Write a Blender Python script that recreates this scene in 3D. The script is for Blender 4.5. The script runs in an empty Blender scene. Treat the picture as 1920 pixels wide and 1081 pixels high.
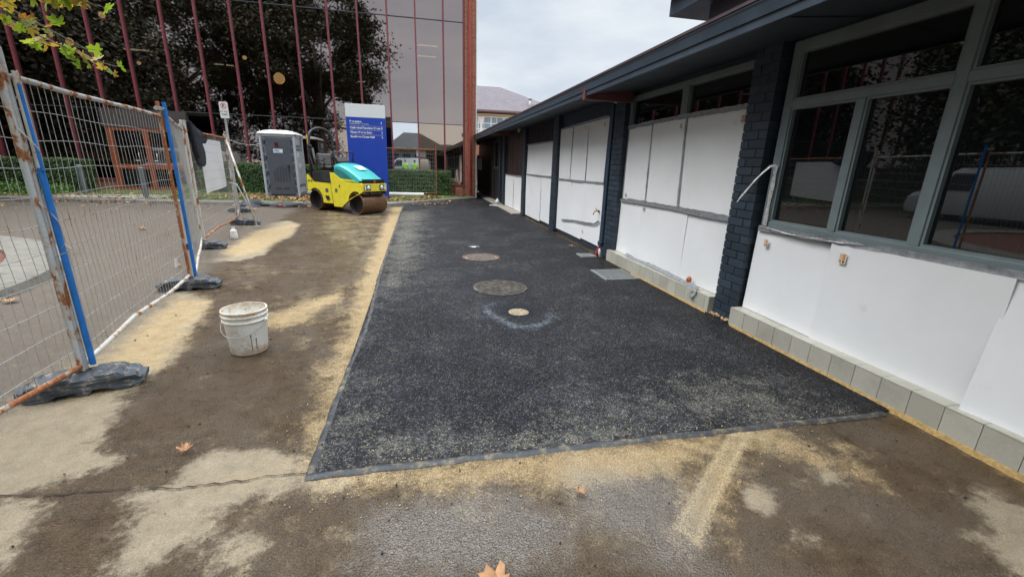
import bpy, math, random
import numpy as np
from mathutils import Vector, Matrix
from mathutils.geometry import tessellate_polygon
R = math.radians
scene = bpy.context.scene
col = scene.collection
random.seed(7)
rng = np.random.default_rng(5)

# ------------------------------------------------------------ camera
cd = bpy.data.cameras.new('camera'); cam = bpy.data.objects.new('camera', cd); col.objects.link(cam)
cd.sensor_width = 36; cd.lens = 36*796.4/1920; cd.clip_start = 0.05; cd.clip_end = 500
r0, r1_, r2_ = CAMM_ROWS = [[0.977953, -0.20691, 0.028204], [0.031162, 0.278147, 0.960033], [0.206485, 0.937988, -0.278463]]
mw = Matrix.Identity(4)
for i in range(3):
    mw[i][0] = r0[i]; mw[i][1] = r1_[i]; mw[i][2] = -r2_[i]
mw[2][3] = 1.6
cam.matrix_world = mw
scene.camera = cam

# ------------------------------------------------------------ overcast sky
SUN_EL, SUN_AZ = R(55), R(60)
w = bpy.data.worlds.new('World'); scene.world = w; w.use_nodes = True
nt = w.node_tree; N = nt.nodes; L = nt.links; N.clear()
wo = N.new('ShaderNodeOutputWorld'); bg = N.new('ShaderNodeBackground'); bg.inputs['Strength'].default_value = 0.1
sky = N.new('ShaderNodeTexSky'); sky.sky_type = 'NISHITA'; sky.sun_disc = False; sky.sun_elevation = SUN_EL; sky.sun_rotation = SUN_AZ
tc = N.new('ShaderNodeTexCoord')
sx = N.new('ShaderNodeSeparateXYZ'); L.new(tc.outputs['Generated'], sx.inputs[0])
mpn = N.new('ShaderNodeMapping'); mpn.inputs['Scale'].default_value = (1, 1, 2.6); L.new(tc.outputs['Generated'], mpn.inputs['Vector'])
cn = N.new('ShaderNodeTexNoise'); cn.inputs['Scale'].default_value = 3.1; cn.inputs['Detail'].default_value = 7; cn.inputs['Roughness'].default_value = .55
L.new(mpn.outputs[0], cn.inputs['Vector'])
cr = N.new('ShaderNodeValToRGB'); cr.color_ramp.elements[0].position = .32; cr.color_ramp.elements[1].position = .66
cr.color_ramp.elements[0].color = (5.6, 6.3, 7.2, 1); cr.color_ramp.elements[1].color = (8.3, 8.7, 9.0, 1)
L.new(cn.outputs['Fac'], cr.inputs[0])
mx = N.new('ShaderNodeMixRGB'); mx.inputs[0].default_value = .93
L.new(sky.outputs[0], mx.inputs[1]); L.new(cr.outputs[0], mx.inputs[2])
zr = N.new('ShaderNodeMapRange'); L.new(sx.outputs[2], zr.inputs[0]); zr.inputs[1].default_value = .50; zr.inputs[2].default_value = .88; zr.inputs[3].default_value = .80; zr.inputs[4].default_value = 4.0
vm = N.new('ShaderNodeVectorMath'); vm.operation = 'SCALE'; L.new(mx.outputs[0], vm.inputs[0]); L.new(zr.outputs[0], vm.inputs['Scale'])
L.new(vm.outputs[0], bg.inputs['Color']); L.new(bg.outputs[0], wo.inputs['Surface'])

sd = bpy.data.lights.new('sun', 'SUN'); sd.energy = 1.5; sd.angle = R(35); sd.color = (1, .97, .92)
so = bpy.data.objects.new('sun', sd); col.objects.link(so)
sdir = Vector((math.sin(SUN_AZ)*math.cos(SUN_EL), math.cos(SUN_AZ)*math.cos(SUN_EL), math.sin(SUN_EL)))
sdir = Vector((-.62, .02, .78)).normalized()
sky.sun_elevation = math.asin(sdir.z); sky.sun_rotation = math.atan2(sdir.x, sdir.y)
so.rotation_euler = sdir.to_track_quat('Z', 'Y').to_euler()

vs = scene.view_settings
vs.view_transform = 'Standard'; vs.look = 'None'; vs.exposure = 0.5; vs.gamma = 1.0; vs.use_curve_mapping = False
scene.render.engine = 'CYCLES'
scene.cycles.max_bounces = 7; scene.cycles.transparent_max_bounces = 12; scene.cycles.glossy_bounces = 4
scene.cycles.caustics_reflective = False; scene.cycles.caustics_refractive = False

# ------------------------------------------------------------ materials
def newmat(name):
    m = bpy.data.materials.new(name); m.use_nodes = True
    n = m.node_tree.nodes; l = m.node_tree.links
    return m, n, l, n['Principled BSDF']
def setb(b, **k):
    for a, v in k.items():
        b.inputs[a.replace('_', ' ')].default_value = v
def noise(n, l, scale, detail=4, rough=.55, vec=None, dist=0):
    t = n.new('ShaderNodeTexNoise'); t.inputs['Scale'].default_value = scale; t.inputs['Detail'].default_value = detail
    t.inputs['Roughness'].default_value = rough; t.inputs['Distortion'].default_value = dist
    if vec is not None: l.new(vec, t.inputs['Vector'])
    return t
def ramp(n, l, src, stops):
    r = n.new('ShaderNodeValToRGB'); e = r.color_ramp.elements
    while len(e) < len(stops): e.new(.5)
    for i, (p, c) in enumerate(stops):
        e[i].position = p; e[i].color = (*c, 1) if len(c) == 3 else c
    l.new(src, r.inputs[0]); return r
def mixc(n, l, fac, a, b, mode='MIX'):
    m = n.new('ShaderNodeMixRGB'); m.blend_type = mode
    for i, v in enumerate((fac, a, b)):
        if hasattr(v, 'default_value') or hasattr(v, 'links'): l.new(v, m.inputs[i])
        elif isinstance(v, (int, float)): m.inputs[i].default_value = v if i == 0 else (v, v, v, 1)
        else: m.inputs[i].default_value = (*v, 1)
    return m.outputs[0]
def mth(n, l, op, a, b=0, c=None, clamp=False):
    m = n.new('ShaderNodeMath'); m.operation = op; m.use_clamp = clamp
    for i, v in enumerate((a, b) if c is None else (a, b, c)):
        if isinstance(v, (int, float)): m.inputs[i].default_value = v
        else: l.new(v, m.inputs[i])
    return m.outputs[0]
def bump(n, l, b, h, strength=.3, dist=.01, prev=None):
    bn = n.new('ShaderNodeBump'); bn.inputs['Strength'].default_value = strength; bn.inputs['Distance'].default_value = dist
    l.new(h, bn.inputs['Height'])
    if prev is not None: l.new(prev, bn.inputs['Normal'])
    l.new(bn.outputs[0], b.inputs['Normal']); return bn.outputs[0]
def objvec(n): return n.new('ShaderNodeTexCoord').outputs['Object']
def posvec(n): return n.new('ShaderNodeNewGeometry').outputs['Position']

def frayed(n, l, val, pv, amps, w_, c=.5):
    """threshold of a soft field broken up by noise on several scales: amps = [(scale, amplitude), ...]"""
    t = val
    for sc__, am in amps:
        q = noise(n, l, sc__, 5, .65, pv)
        t = mth(n, l, 'MULTIPLY_ADD', mth(n, l, 'SUBTRACT', q.outputs[0], .5), am, t)
    mr = n.new('ShaderNodeMapRange'); mr.interpolation_type = 'SMOOTHSTEP'
    l.new(t, mr.inputs[0]); mr.inputs[1].default_value = c-w_; mr.inputs[2].default_value = c+w_
    return mr.outputs[0]
def plain(name, c, rough=.6, metal=0, var=.12, scale=6, bmp=.0, spec=.5, dirt=None, dirtamt=.5):
    m, n, l, b = newmat(name)
    v = objvec(n)
    t = noise(n, l, scale, 5, .6, v)
    lo = tuple(max(0, x*(1-var)) for x in c); hi = tuple(min(1, x*(1+var)) for x in c)
    r = ramp(n, l, t.outputs[0], [(.3, lo), (.7, hi)])
    out = r.outputs[0]
    if dirt:
        t2 = noise(n, l, scale*2.3, 8, .68, v)
        r2 = ramp(n, l, t2.outputs[0], [(dirtamt, (0, 0, 0)), (min(1, dirtamt+.16), (1, 1, 1))])
        out = mixc(n, l, r2.outputs[0], out, dirt)
    l.new(out, b.inputs['Base Color'])
    rr = ramp(n, l, t.outputs[0], [(.3, (rough*.85,)*3), (.7, (min(1, rough*1.15),)*3)])
    l.new(rr.outputs[0], b.inputs['Roughness'])
    setb(b, Metallic=metal, Specular_IOR_Level=spec)
    if bmp: bump(n, l, b, noise(n, l, scale*6, 4, .6, v).outputs[0], bmp, .004)
    return m

def rusty(name, paint, rust=(.30, .11, .04), amt=.5, scale=9):
    m, n, l, b = newmat(name); v = objvec(n)
    mp = n.new('ShaderNodeMapping'); mp.inputs['Scale'].default_value = (1, 1, .6); l.new(v, mp.inputs[0])
    t = noise(n, l, scale, 7, .62, mp.outputs[0], .4); t2 = noise(n, l, 60, 4, .6, v)
    mask = ramp(n, l, t.outputs[0], [(amt, (0, 0, 0)), (amt+.03, (1, 1, 1))])
    rc = ramp(n, l, t2.outputs[0], [(.3, tuple(x*.45 for x in rust)), (.55, rust), (.75, (.52, .24, .09))])
    pc = ramp(n, l, t2.outputs[0], [(.3, tuple(x*.8 for x in paint)), (.7, paint)])
    edge = ramp(n, l, t.outputs[0], [(amt-.06, (0, 0, 0)), (amt, (.55, .55, .55))])
    pc2 = mixc(n, l, edge.outputs[0], pc.outputs[0], (.45, .30, .15))
    l.new(mixc(n, l, mask.outputs[0], pc2, rc.outputs[0]), b.inputs['Base Color'])
    rg = ramp(n, l, t.outputs[0], [(amt, (.42,)*3), (amt+.03, (.85,)*3)]); l.new(rg.outputs[0], b.inputs['Roughness'])
    bump(n, l, b, t.outputs[0], .3, .003)
    return m

M = {}
M['galv_rust'] = rusty('galv_rust', (.50, .52, .52), amt=.53)
M['rust'] = rusty('rusty_orange_tube', (.45, .42, .38), rust=(.34, .12, .045), amt=.40)
M['pale_rust'] = rusty('pale_rust', (.62, .60, .55), amt=.56, scale=7)
M['blue_paint'] = plain('blue_paint', (.015, .16, .50), .42, var=.25, scale=12, dirt=(.03, .10, .26), dirtamt=.6)
M['wire'] = rusty('wire', (.42, .42, .40), rust=(.26, .12, .06), amt=.62, scale=4)
M['galv'] = plain('galvanised', (.42, .43, .43), .45, .3, .25, 14)
M['rubber'] = plain('foot_rubber', (.065, .075, .088), .62, 0, .35, 9, .4, dirt=(.36, .31, .24), dirtamt=.52)
M['sheet'] = plain('white_corflute', (.85, .865, .88), .42, 0, .035, 1.7, .02, dirt=(.70, .69, .66), dirtamt=.64)
M['tape'] = plain('silver_tape', (.33, .35, .37), .34, .35, .3, 25, .5)
M['foil'] = plain('silver_tape_shiny', (.62, .64, .66), .3, .4, .3, 30, .6)
M['frame'] = plain('grey_green_frame', (.18, .225, .235), .45, 0, .10, 5, dirt=(.11, .15, .15), dirtamt=.62)
M['frame_dark'] = plain('dark_frame', (.055, .075, .085), .5, 0, .2, 6)
M['slate'] = plain('slate_paint', (.026, .042, .062), .5, 0, .25, 4)
M['fascia'] = plain('fascia_paint', (.044, .064, .090), .42, 0, .2, 3, dirt=(.075, .10, .12), dirtamt=.58)
M['redbrown'] = plain('redbrown_paint', (.13, .045, .04), .5, 0, .25, 5)
M['soffit'] = plain('soffit_paint', (.030, .044, .060), .6, 0, .2, 3)
M['darkbrown'] = plain('dark_brown_board', (.022, .016, .017), .55, 0, .4, 8)
M['maroon'] = plain('maroon_mullion', (.22, .045, .055), .45, 0, .15, 6)
M['orange_frame'] = plain('orange_brown_frame', (.30, .072, .028), .5, 0, .2, 8)
M['white_paint'] = plain('white_paint', (.72, .72, .70), .5, 0, .08, 8, dirt=(.5, .47, .42), dirtamt=.66)
M['black'] = plain('black_plastic', (.018, .018, .019), .42, 0, .2, 12)
M['blackmat'] = plain('black_fabric', (.009, .011, .018), .85, 0, .3, 20, .3)
M['concrete'] = plain('concrete', (.34, .31, .26), .85, 0, .2, 3, .5, dirt=(.20, .17, .13), dirtamt=.56)
M['kerb'] = plain('kerb_concrete', (.20, .185, .155), .88, 0, .25, 5, .5, dirt=(.12, .105, .08), dirtamt=.52)
M['brass'] = plain('brass', (.45, .33, .14), .4, .8, .3, 30)
M['chrome'] = plain('chrome', (.6, .6, .6), .25, .9, .2, 30)
M['cream'] = plain('cream', (.50, .44, .32), .6, 0, .1, 6)
M['lamp_on'] = None

def emis(name, c, s):
    m, n, l, b = newmat(name); setb(b, Base_Color=(*c, 1), Emission_Color=(*c, 1), Emission_Strength=s); return m
M['warm_lamp'] = emis('warm_lamp', (1, .66, .30), 2.2)
M['tube_lamp'] = emis('tube_lamp', (1, .86, .62), 1.3)

# ------------------------------------------------------------ mesh builder
class MB:
    def __init__(s): s.v = []; s.f = []; s.mi = []; s.cur = 0
    def add(s, vs, fs, mi=None):
        o = len(s.v); s.v += [tuple(a) for a in vs]; s.f += [tuple(i+o for i in f) for f in fs]
        s.mi += [s.cur if mi is None else mi]*len(fs); return s
    def box(s, x0, x1, y0, y1, z0, z1, mi=None):
        return s.add([(x0,y0,z0),(x1,y0,z0),(x1,y1,z0),(x0,y1,z0),(x0,y0,z1),(x1,y0,z1),(x1,y1,z1),(x0,y1,z1)],
              [(0,3,2,1),(4,5,6,7),(0,1,5,4),(1,2,6,5),(2,3,7,6),(3,0,4,7)], mi)
    def obox(s, c, size, mat=None, mi=None):
        h = [a/2 for a in size]; P = []
        for dx, dy, dz in [(-1,-1,-1),(1,-1,-1),(1,1,-1),(-1,1,-1),(-1,-1,1),(1,-1,1),(1,1,1),(-1,1,1)]:
            p = Vector((dx*h[0], dy*h[1], dz*h[2]))
            if mat is not None: p = mat @ p
            P.append(tuple(p+Vector(c)))
        return s.add(P, [(0,3,2,1),(4,5,6,7),(0,1,5,4),(1,2,6,5),(2,3,7,6),(3,0,4,7)], mi)
    def tube(s, pts, r, n=8, cap=True, mi=None):
        pts = [Vector(p) for p in pts]; rr = r if isinstance(r, (list, tuple)) else [r]*len(pts)
        d0 = (pts[1]-pts[0]).normalized(); up = Vector((0,0,1)) if abs(d0.z) < .9 else Vector((1,0,0))
        a = d0.cross(up).normalized(); V = []
        for i, p in enumerate(pts):
            if i == 0: d = pts[1]-p
            elif i == len(pts)-1: d = p-pts[i-1]
            else: d = (pts[i+1]-p).normalized()+(p-pts[i-1]).normalized()
            d = d.normalized(); a = (a-d*a.dot(d))
            a = a.normalized() if a.length > 1e-6 else d.orthogonal().normalized()
            b = d.cross(a)
            for k in range(n):
                t = 2*math.pi*k/n; V.append(p+(a*math.cos(t)+b*math.sin(t))*rr[i])
        F = []
        for i in range(len(pts)-1):
            for k in range(n):
                k2 = (k+1) % n; F.append((i*n+k, i*n+k2, (i+1)*n+k2, (i+1)*n+k))
        if cap:
            F.append(tuple(range(n-1, -1, -1))); F.append(tuple((len(pts)-1)*n+k for k in range(n)))
        return s.add(V, F, mi)
    def lathe(s, prof, c=(0,0,0), n=32, mat=None, mi=None, wob=None):
        V = []; F = []
        for i, (r, z) in enumerate(prof):
            for k in range(n):
                t = 2*math.pi*k/n
                p = Vector((r*math.cos(t), r*math.sin(t), z))
                if mat is not None: p = mat @ p
                V.append(p+Vector(c))
        for i in range(len(prof)-1):
            for k in range(n):
                k2 = (k+1) % n; F.append((i*n+k, i*n+k2, (i+1)*n+k2, (i+1)*n+k))
        if prof[0][0] > 1e-5: pass
        return s.add(V, F, mi)
    def disc(s, c, r, n=24, mat=None, mi=None):
        V = []
        for k in range(n):
            t = 2*math.pi*k/n; p = Vector((r*math.cos(t), r*math.sin(t), 0))
            if mat is not None: p = mat @ p
            V.append(p+Vector(c))
        return s.add(V, [tuple(range(n))], mi)
    def prism(s, poly, fn, a, b, mi=None):
        """poly: 2D outline, fn(u,v,w) -> xyz, extruded from w=a to w=b"""
        n = len(poly)
        V = [fn(u, v, a) for u, v in poly]+[fn(u, v, b) for u, v in poly]
        tr = tessellate_polygon([[Vector((u, v, 0)) for u, v in poly]])
        F = [tuple(t) for t in tr]+[tuple(i+n for i in reversed(t)) for t in tr]
        F += [(i, (i+1) % n, (i+1) % n+n, i+n) for i in range(n)]
        return s.add(V, F, mi)
    def quad(s, a, b, c, d, mi=None): return s.add([a, b, c, d], [(0, 1, 2, 3)], mi)
    def build(s, name, mats, parent=None, smooth=False, bevel=0, loc=None, autos=None, fixn=True):
        me = bpy.data.meshes.new(name); me.from_pydata(s.v, [], s.f)
        if fixn:
            import bmesh
            bm = bmesh.new(); bm.from_mesh(me); bmesh.ops.recalc_face_normals(bm, faces=bm.faces[:]); bm.to_mesh(me); bm.free()
        mats = mats if isinstance(mats, (list, tuple)) else [mats]
        for m in mats: me.materials.append(m)
        if len(mats) > 1: me.polygons.foreach_set('material_index', s.mi)
        if smooth: me.polygons.foreach_set('use_smooth', [True]*len(me.polygons))
        o = bpy.data.objects.new(name, me); col.objects.link(o)
        if parent is not None: o.parent = parent
        if loc is not None: o.location = loc
        if smooth and autos is not None:
            try: me.set_sharp_from_angle(angle=R(autos))
            except Exception: pass
        if bevel:
            bv = o.modifiers.new('bevel', 'BEVEL'); bv.width = bevel; bv.segments = 2; bv.limit_method = 'ANGLE'; bv.angle_limit = R(50)
        return o
def tag(o, label=None, cat=None, group=None, kind=None):
    if label: o['label'] = label
    if cat: o['category'] = cat
    if group: o['group'] = group
    if kind: o['kind'] = kind
    return o
def empty(name, loc, label, cat, group=None, rz=0):
    o = bpy.data.objects.new(name, None); col.objects.link(o); o.location = loc; o.rotation_euler = (0, 0, rz)
    o.empty_display_size = .1
    return tag(o, label, cat, group)
def children(o): return [c for c in bpy.data.objects if c.parent == o]
def copy_tree(o, parent=None):
    c = o.copy(); col.objects.link(c)
    if parent is not None: c.parent = parent
    for ch in children(o): copy_tree(ch, c)
    return c
def text_mesh(s, size, mat, name, parent, frame, depth=.002, align='LEFT', bold=.0):
    """frame: 4x4 matrix, text x along its X, up along its Y, out along its Z"""
    cu = bpy.data.curves.new(name, 'FONT'); cu.body = s; cu.size = size; cu.extrude = depth; cu.align_x = align; cu.offset = bold
    t = bpy.data.objects.new(name, cu); col.objects.link(t)
    bpy.context.view_layer.update()
    me = bpy.data.meshes.new_from_object(t); bpy.data.objects.remove(t)
    me.transform(frame); me.materials.clear(); me.materials.append(mat)
    o = bpy.data.objects.new(name, me); col.objects.link(o); o.parent = parent
    return o
def fr(o, x, y):
    x = Vector(x).normalized(); y = Vector(y).normalized(); z = x.cross(y)
    m = Matrix.Identity(4)
    for i in range(3): m[i][0] = x[i]; m[i][1] = y[i]; m[i][2] = z[i]; m[i][3] = o[i]
    return m

# ============================================================ GROUND
STAINS ={'dry':[[(-2.39,5.21),(-2.14,4.26),(-2.03,3.6),(-2.03,3.06),(-1.9,2.7),(-1.82,2.51),(-1.63,2.37),(-1.78,2.28),(-2.01,2.13),(-2.62,2.16),(-5.22,3.92),(-5.68,5.75),(-5.52,8.0),(-4.83,9.17),(-2.9,5.86)],[(-1.99,2.11),(-1.86,2.1),(-1.74,2.0),(-1.7,1.87),(-1.69,1.72),(-1.85,1.69),(-2.2,2.12)],[(-1.47,2.07),(-1.26,2.11),(-1.29,2.25),(-1.18,2.33),(-0.91,2.35),(-0.71,2.24),(-0.56,2.06),(-0.28,1.99),(-0.43,1.92),(-0.64,1.96),(-0.86,1.94),(-0.99,1.86),(-0.98,1.78),(-1.02,1.69),(-1.09,1.63),(-1.16,1.56),(-1.27,1.59),(-1.32,1.8),(-1.35,1.93)],[(-0.93,1.73),(-0.85,1.72),(-0.76,1.64),(-0.77,1.58),(-0.86,1.58),(-0.91,1.66)],[(-3.38,7.43),(-3.69,8.57),(-3.96,10.86),(-4.03,11.77),(-3.49,12.51),(-3.01,11.77),(-2.69,9.7),(-2.87,9.07),(-2.64,8.01),(-2.86,7.47)],[(2.76,1.34),(2.92,1.3),(2.99,1.2),(3.21,0.97),(2.45,0.64),(2.46,0.89),(2.48,0.95),(2.47,1.08),(2.61,1.08),(2.69,1.15),(2.71,1.25)],[(1.66,1.54),(1.71,1.53),(1.69,1.43),(1.62,1.42),(1.6,1.46)],[(1.65,1.28),(1.7,1.26),(1.74,1.18),(1.67,1.17),(1.64,1.22)],[(2.14,1.59),(2.23,1.59),(2.18,1.5),(2.09,1.51)],[(-4.31,10.1),(-4.61,13.57),(-6.89,14.72),(-11.11,16.01),(-14.68,15.67),(-11.26,10.99),(-7.62,9.59),(-4.99,7.96),(-4.1,8.35)]],'sand':[[(-2.41,5.31),(-2.2,4.32),(-2.08,3.61),(-2.08,3.18),(-2.3,3.11),(-2.51,3.68),(-2.63,4.38),(-2.8,5.4)],[(-1.0,16.37),(-0.58,16.4),(-0.53,8.11),(-0.51,4.38),(-0.57,3.02),(-0.57,2.09),(-0.65,2.1),(-0.71,2.89),(-0.72,3.62),(-0.74,4.12),(-0.82,5.63),(-0.87,8.13)],[(-1.61,4.56),(-1.54,4.77),(-1.37,4.93),(-1.2,5.21),(-1.01,5.53),(-0.94,5.07),(-1.12,4.81),(-1.21,4.48),(-1.37,4.32),(-1.54,4.4)],[(-0.83,3.19),(-0.76,3.41),(-0.74,3.85),(-0.68,3.21),(-0.76,3.05)],[(-0.6,2.05),(0.29,2.0),(1.27,2.0),(2.0,1.98),(2.17,1.95),(1.98,1.83),(1.66,1.83),(1.14,1.76),(0.75,1.72),(0.43,1.83),(0.15,1.84),(-0.12,1.93),(-0.33,1.94),(-0.55,1.98)],[(1.79,1.94),(2.06,1.98),(1.6,1.62),(1.35,1.44),(1.18,1.29),(1.09,1.36),(1.18,1.45),(1.32,1.55)],[(2.12,1.94),(2.28,1.86),(2.23,1.59),(2.1,1.76)],[(2.49,1.74),(2.48,1.6),(2.36,1.42),(2.29,1.52)],[(-3.68,10.69),(-3.09,11.97),(-2.84,10.06),(-2.8,8.26),(-3.07,7.82),(-3.42,8.3)]],'wash':[[(-3.34,14.94),(-0.83,17.0),(-0.64,9.98),(-0.68,6.16),(-0.7,5.61),(-1.23,6.87),(-2.58,10.84)],[(-1.92,5.3),(-1.12,6.21),(-0.65,5.14),(-0.74,3.85),(-0.96,3.25),(-1.12,3.91)],[(-0.8,3.06),(-0.71,2.24),(-1.03,2.09),(-0.49,1.71),(0.24,1.64),(0.74,1.55),(1.85,1.8),(2.27,1.5),(2.35,1.93),(0.3,2.12),(-0.5,2.31)],[(-3.4,7.84),(-1.86,6.93),(-2.16,5.32),(-2.45,5.36)]],'pud':[[(0.77,1.85),(1.02,1.85),(1.25,1.72),(1.34,1.57),(1.1,1.39),(0.92,1.36),(0.77,1.48),(0.72,1.62)],[(-0.06,1.8),(0.52,1.7),(0.67,1.5),(0.42,1.32),(-0.02,1.33),(-0.34,1.46),(-0.26,1.73)],[(1.3,1.56),(1.48,1.64),(1.16,1.32),(1.12,1.14),(0.81,1.25),(0.94,1.39)]],'pale':[[(-0.84,15.1),(0.23,15.16),(0.0,7.59),(-0.22,5.56),(-0.51,5.35),(-0.69,7.64)],[(1.26,2.54),(1.69,2.54),(2.14,2.55),(2.63,2.56),(2.8,2.1),(2.48,2.06),(1.91,2.12),(1.32,2.1),(1.17,2.25)],[(-0.56,2.19),(-0.32,2.32),(0.16,2.26),(0.67,2.27),(1.38,2.21),(1.84,2.13),(1.44,2.0),(0.29,2.05),(-0.54,2.08)],[(-0.59,2.91),(-0.48,3.01),(-0.38,2.63),(-0.45,2.2),(-0.57,2.17)]]}
def sdf(P, poly):
    """signed distance, positive inside"""
    poly = np.array(poly); n = len(poly); d = np.full(len(P), 1e9); ins = np.zeros(len(P), bool)
    for i in range(n):
        a = poly[i]; b = poly[(i+1) % n]; e = b-a; w_ = P-a
        t = np.clip((w_@e)/(e@e+1e-12), 0, 1); q = w_-t[:, None]*e
        d = np.minimum(d, np.hypot(q[:, 0], q[:, 1]))
        c = ((a[1] > P[:, 1]) != (b[1] > P[:, 1]))
        xi = a[0]+(P[:, 1]-a[1])*(e[0])/(e[1] if abs(e[1]) > 1e-9 else 1e-9)
        ins ^= c & (P[:, 0] < xi)
    return np.where(ins, d, -d)
def field(P, polys, soft):
    f = np.full(len(P), -9.)
    for p in polys: f = np.maximum(f, sdf(P, p))
    return np.clip(.5+f/(2*soft), 0, 1)

def grid_sheet(name, xs, ys, zf, mat, chan, loc=(0, 0, 0)):
    X, Y = np.meshgrid(xs, ys); nx, ny = len(xs), len(ys)
    P = np.stack([X.ravel(), Y.ravel()], 1); Z = zf(P)
    me = bpy.data.meshes.new(name)
    idx = np.arange(nx*ny).reshape(ny, nx)
    F = np.stack([idx[:-1, :-1].ravel(), idx[:-1, 1:].ravel(), idx[1:, 1:].ravel(), idx[1:, :-1].ravel()], 1)
    me.from_pydata(np.column_stack([P, Z]).tolist(), [], F.tolist())
    for cn_, arr in chan(P).items():
        at = me.color_attributes.new(cn_, 'FLOAT_COLOR', 'POINT')
        at.data.foreach_set('color', np.column_stack([arr, np.ones(len(P))]).astype(np.float32).ravel())
    me.polygons.foreach_set('use_smooth', [True]*len(me.polygons))
    me.materials.append(mat)
    o = bpy.data.objects.new(name, me); col.objects.link(o); tag(o, kind='structure'); return o

def attr(n, name):
    a = n.new('ShaderNodeAttribute'); a.attribute_name = name
    s = n.new('ShaderNodeSeparateColor'); a.outputs['Color'].node
    return a, s
def thresh(n, l, val, nz, amp, w_, c=.5):
    """smooth mask of val + (nz-.5)*amp around c"""
    t = mth(n, l, 'MULTIPLY_ADD', mth(n, l, 'SUBTRACT', nz, .5), amp, val)
    mr = n.new('ShaderNodeMapRange'); mr.interpolation_type = 'SMOOTHSTEP'
    l.new(t, mr.inputs[0]); mr.inputs[1].default_value = c-w_; mr.inputs[2].default_value = c+w_
    return mr.outputs[0]

# old driveway: wet brown asphalt, dry pale areas, orange sand, puddles
m, n, l, b = newmat('old_driveway_asphalt')
pv = posvec(n)
a = n.new('ShaderNodeAttribute'); a.attribute_name = 'stain'; s = n.new('ShaderNodeSeparateColor'); l.new(a.outputs['Color'], s.inputs[0])
a2 = n.new('ShaderNodeAttribute'); a2.attribute_name = 'wet'; s2 = n.new('ShaderNodeSeparateColor'); l.new(a2.outputs['Color'], s2.inputs[0])
big = noise(n, l, 1.6, 6, .62, pv, .3); mid = noise(n, l, 9, 8, .72, pv); fine = noise(n, l, 90, 5, .75, pv); grit = noise(n, l, 260, 3, .7, pv)
vo = n.new('ShaderNodeTexVoronoi'); vo.inputs['Scale'].default_value = 105; l.new(pv, vo.inputs['Vector'])
wetc = ramp(n, l, mid.outputs[0], [(.30, (.044, .026, .013)), (.5, (.080, .050, .025)), (.70, (.140, .091, .048))]).outputs[0]
wetc = mixc(n, l, ramp(n, l, big.outputs[0], [(.38, (0,0,0)), (.62, (.85,)*3)]).outputs[0], wetc, (.125, .094, .064))
dryc = ramp(n, l, mid.outputs[0], [(.2, (.22, .175, .115)), (.5, (.32, .26, .178)), (.8, (.40, .33, .23))]).outputs[0]
greyc = ramp(n, l, mid.outputs[0], [(.2, (.105, .084, .064)), (.8, (.19, .157, .125))]).outputs[0]
sandc = ramp(n, l, mid.outputs[0], [(.2, (.36, .24, .105)), (.5, (.50, .36, .185)), (.8, (.58, .46, .29))]).outputs[0]
mask_dry = frayed(n, l, s.outputs[1], pv, [(2.2, .7), (7, .6), (24, .5), (90, .3)], .15)
mask_grey = frayed(n, l, s2.outputs[2], pv, [(1.2, 1.0), (8, .6), (60, .3)], .3)
c = mixc(n, l, mask_dry, wetc, dryc)
c = mixc(n, l, mask_grey, c, greyc)
# soft dust wash that only catches the grain
wn = noise(n, l, 3.5, 8, .8, pv)
mask_wash = frayed(n, l, mth(n, l, 'MULTIPLY_ADD', s2.outputs[0], .42, .08), pv, [(1.7, 1.3), (7, 1.1), (30, .8)], .22)
mrw = n.new('ShaderNodeMapRange'); l.new(mth(n, l, 'SUBTRACT', mth(n, l, 'MULTIPLY', mask_wash, .6), vo.outputs['Distance']), mrw.inputs[0]); mrw.inputs[1].default_value = -.15; mrw.inputs[2].default_value = .15
wash_g = mth(n, l, 'MULTIPLY', mask_wash, mth(n, l, 'MULTIPLY_ADD', ramp(n, l, fine.outputs[0], [(.42, (0,0,0)), (.58, (1,1,1))]).outputs[0], .6, .22))
c = mixc(n, l, wash_g, c, (.38, .295, .18))
sm = noise(n, l, 22, 9, .8, pv)
mask_sand = frayed(n, l, s.outputs[0], pv, [(2.6, 1.2), (11, 1.1), (45, .6)], .36)
vs_ = n.new('ShaderNodeTexVoronoi'); vs_.inputs['Scale'].default_value = 125; l.new(pv, vs_.inputs['Vector']); svs = n.new('ShaderNodeSeparateColor'); l.new(vs_.outputs['Color'], svs.inputs[0])
mrs = n.new('ShaderNodeMapRange'); l.new(mth(n, l, 'SUBTRACT', mask_sand, svs.outputs[0]), mrs.inputs[0]); mrs.inputs[1].default_value = -.06; mrs.inputs[2].default_value = .06
mask_sand = mth(n, l, 'MULTIPLY_ADD', mask_sand, .72, mth(n, l, 'MULTIPLY', mrs.outputs[0], .28))
c = mixc(n, l, mth(n, l, 'MULTIPLY', mask_sand, mth(n, l, 'MULTIPLY_ADD', ramp(n, l, fine.outputs[0], [(.35, (0,0,0)), (.6, (1,1,1))]).outputs[0], .42, .50)), c, sandc)
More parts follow.
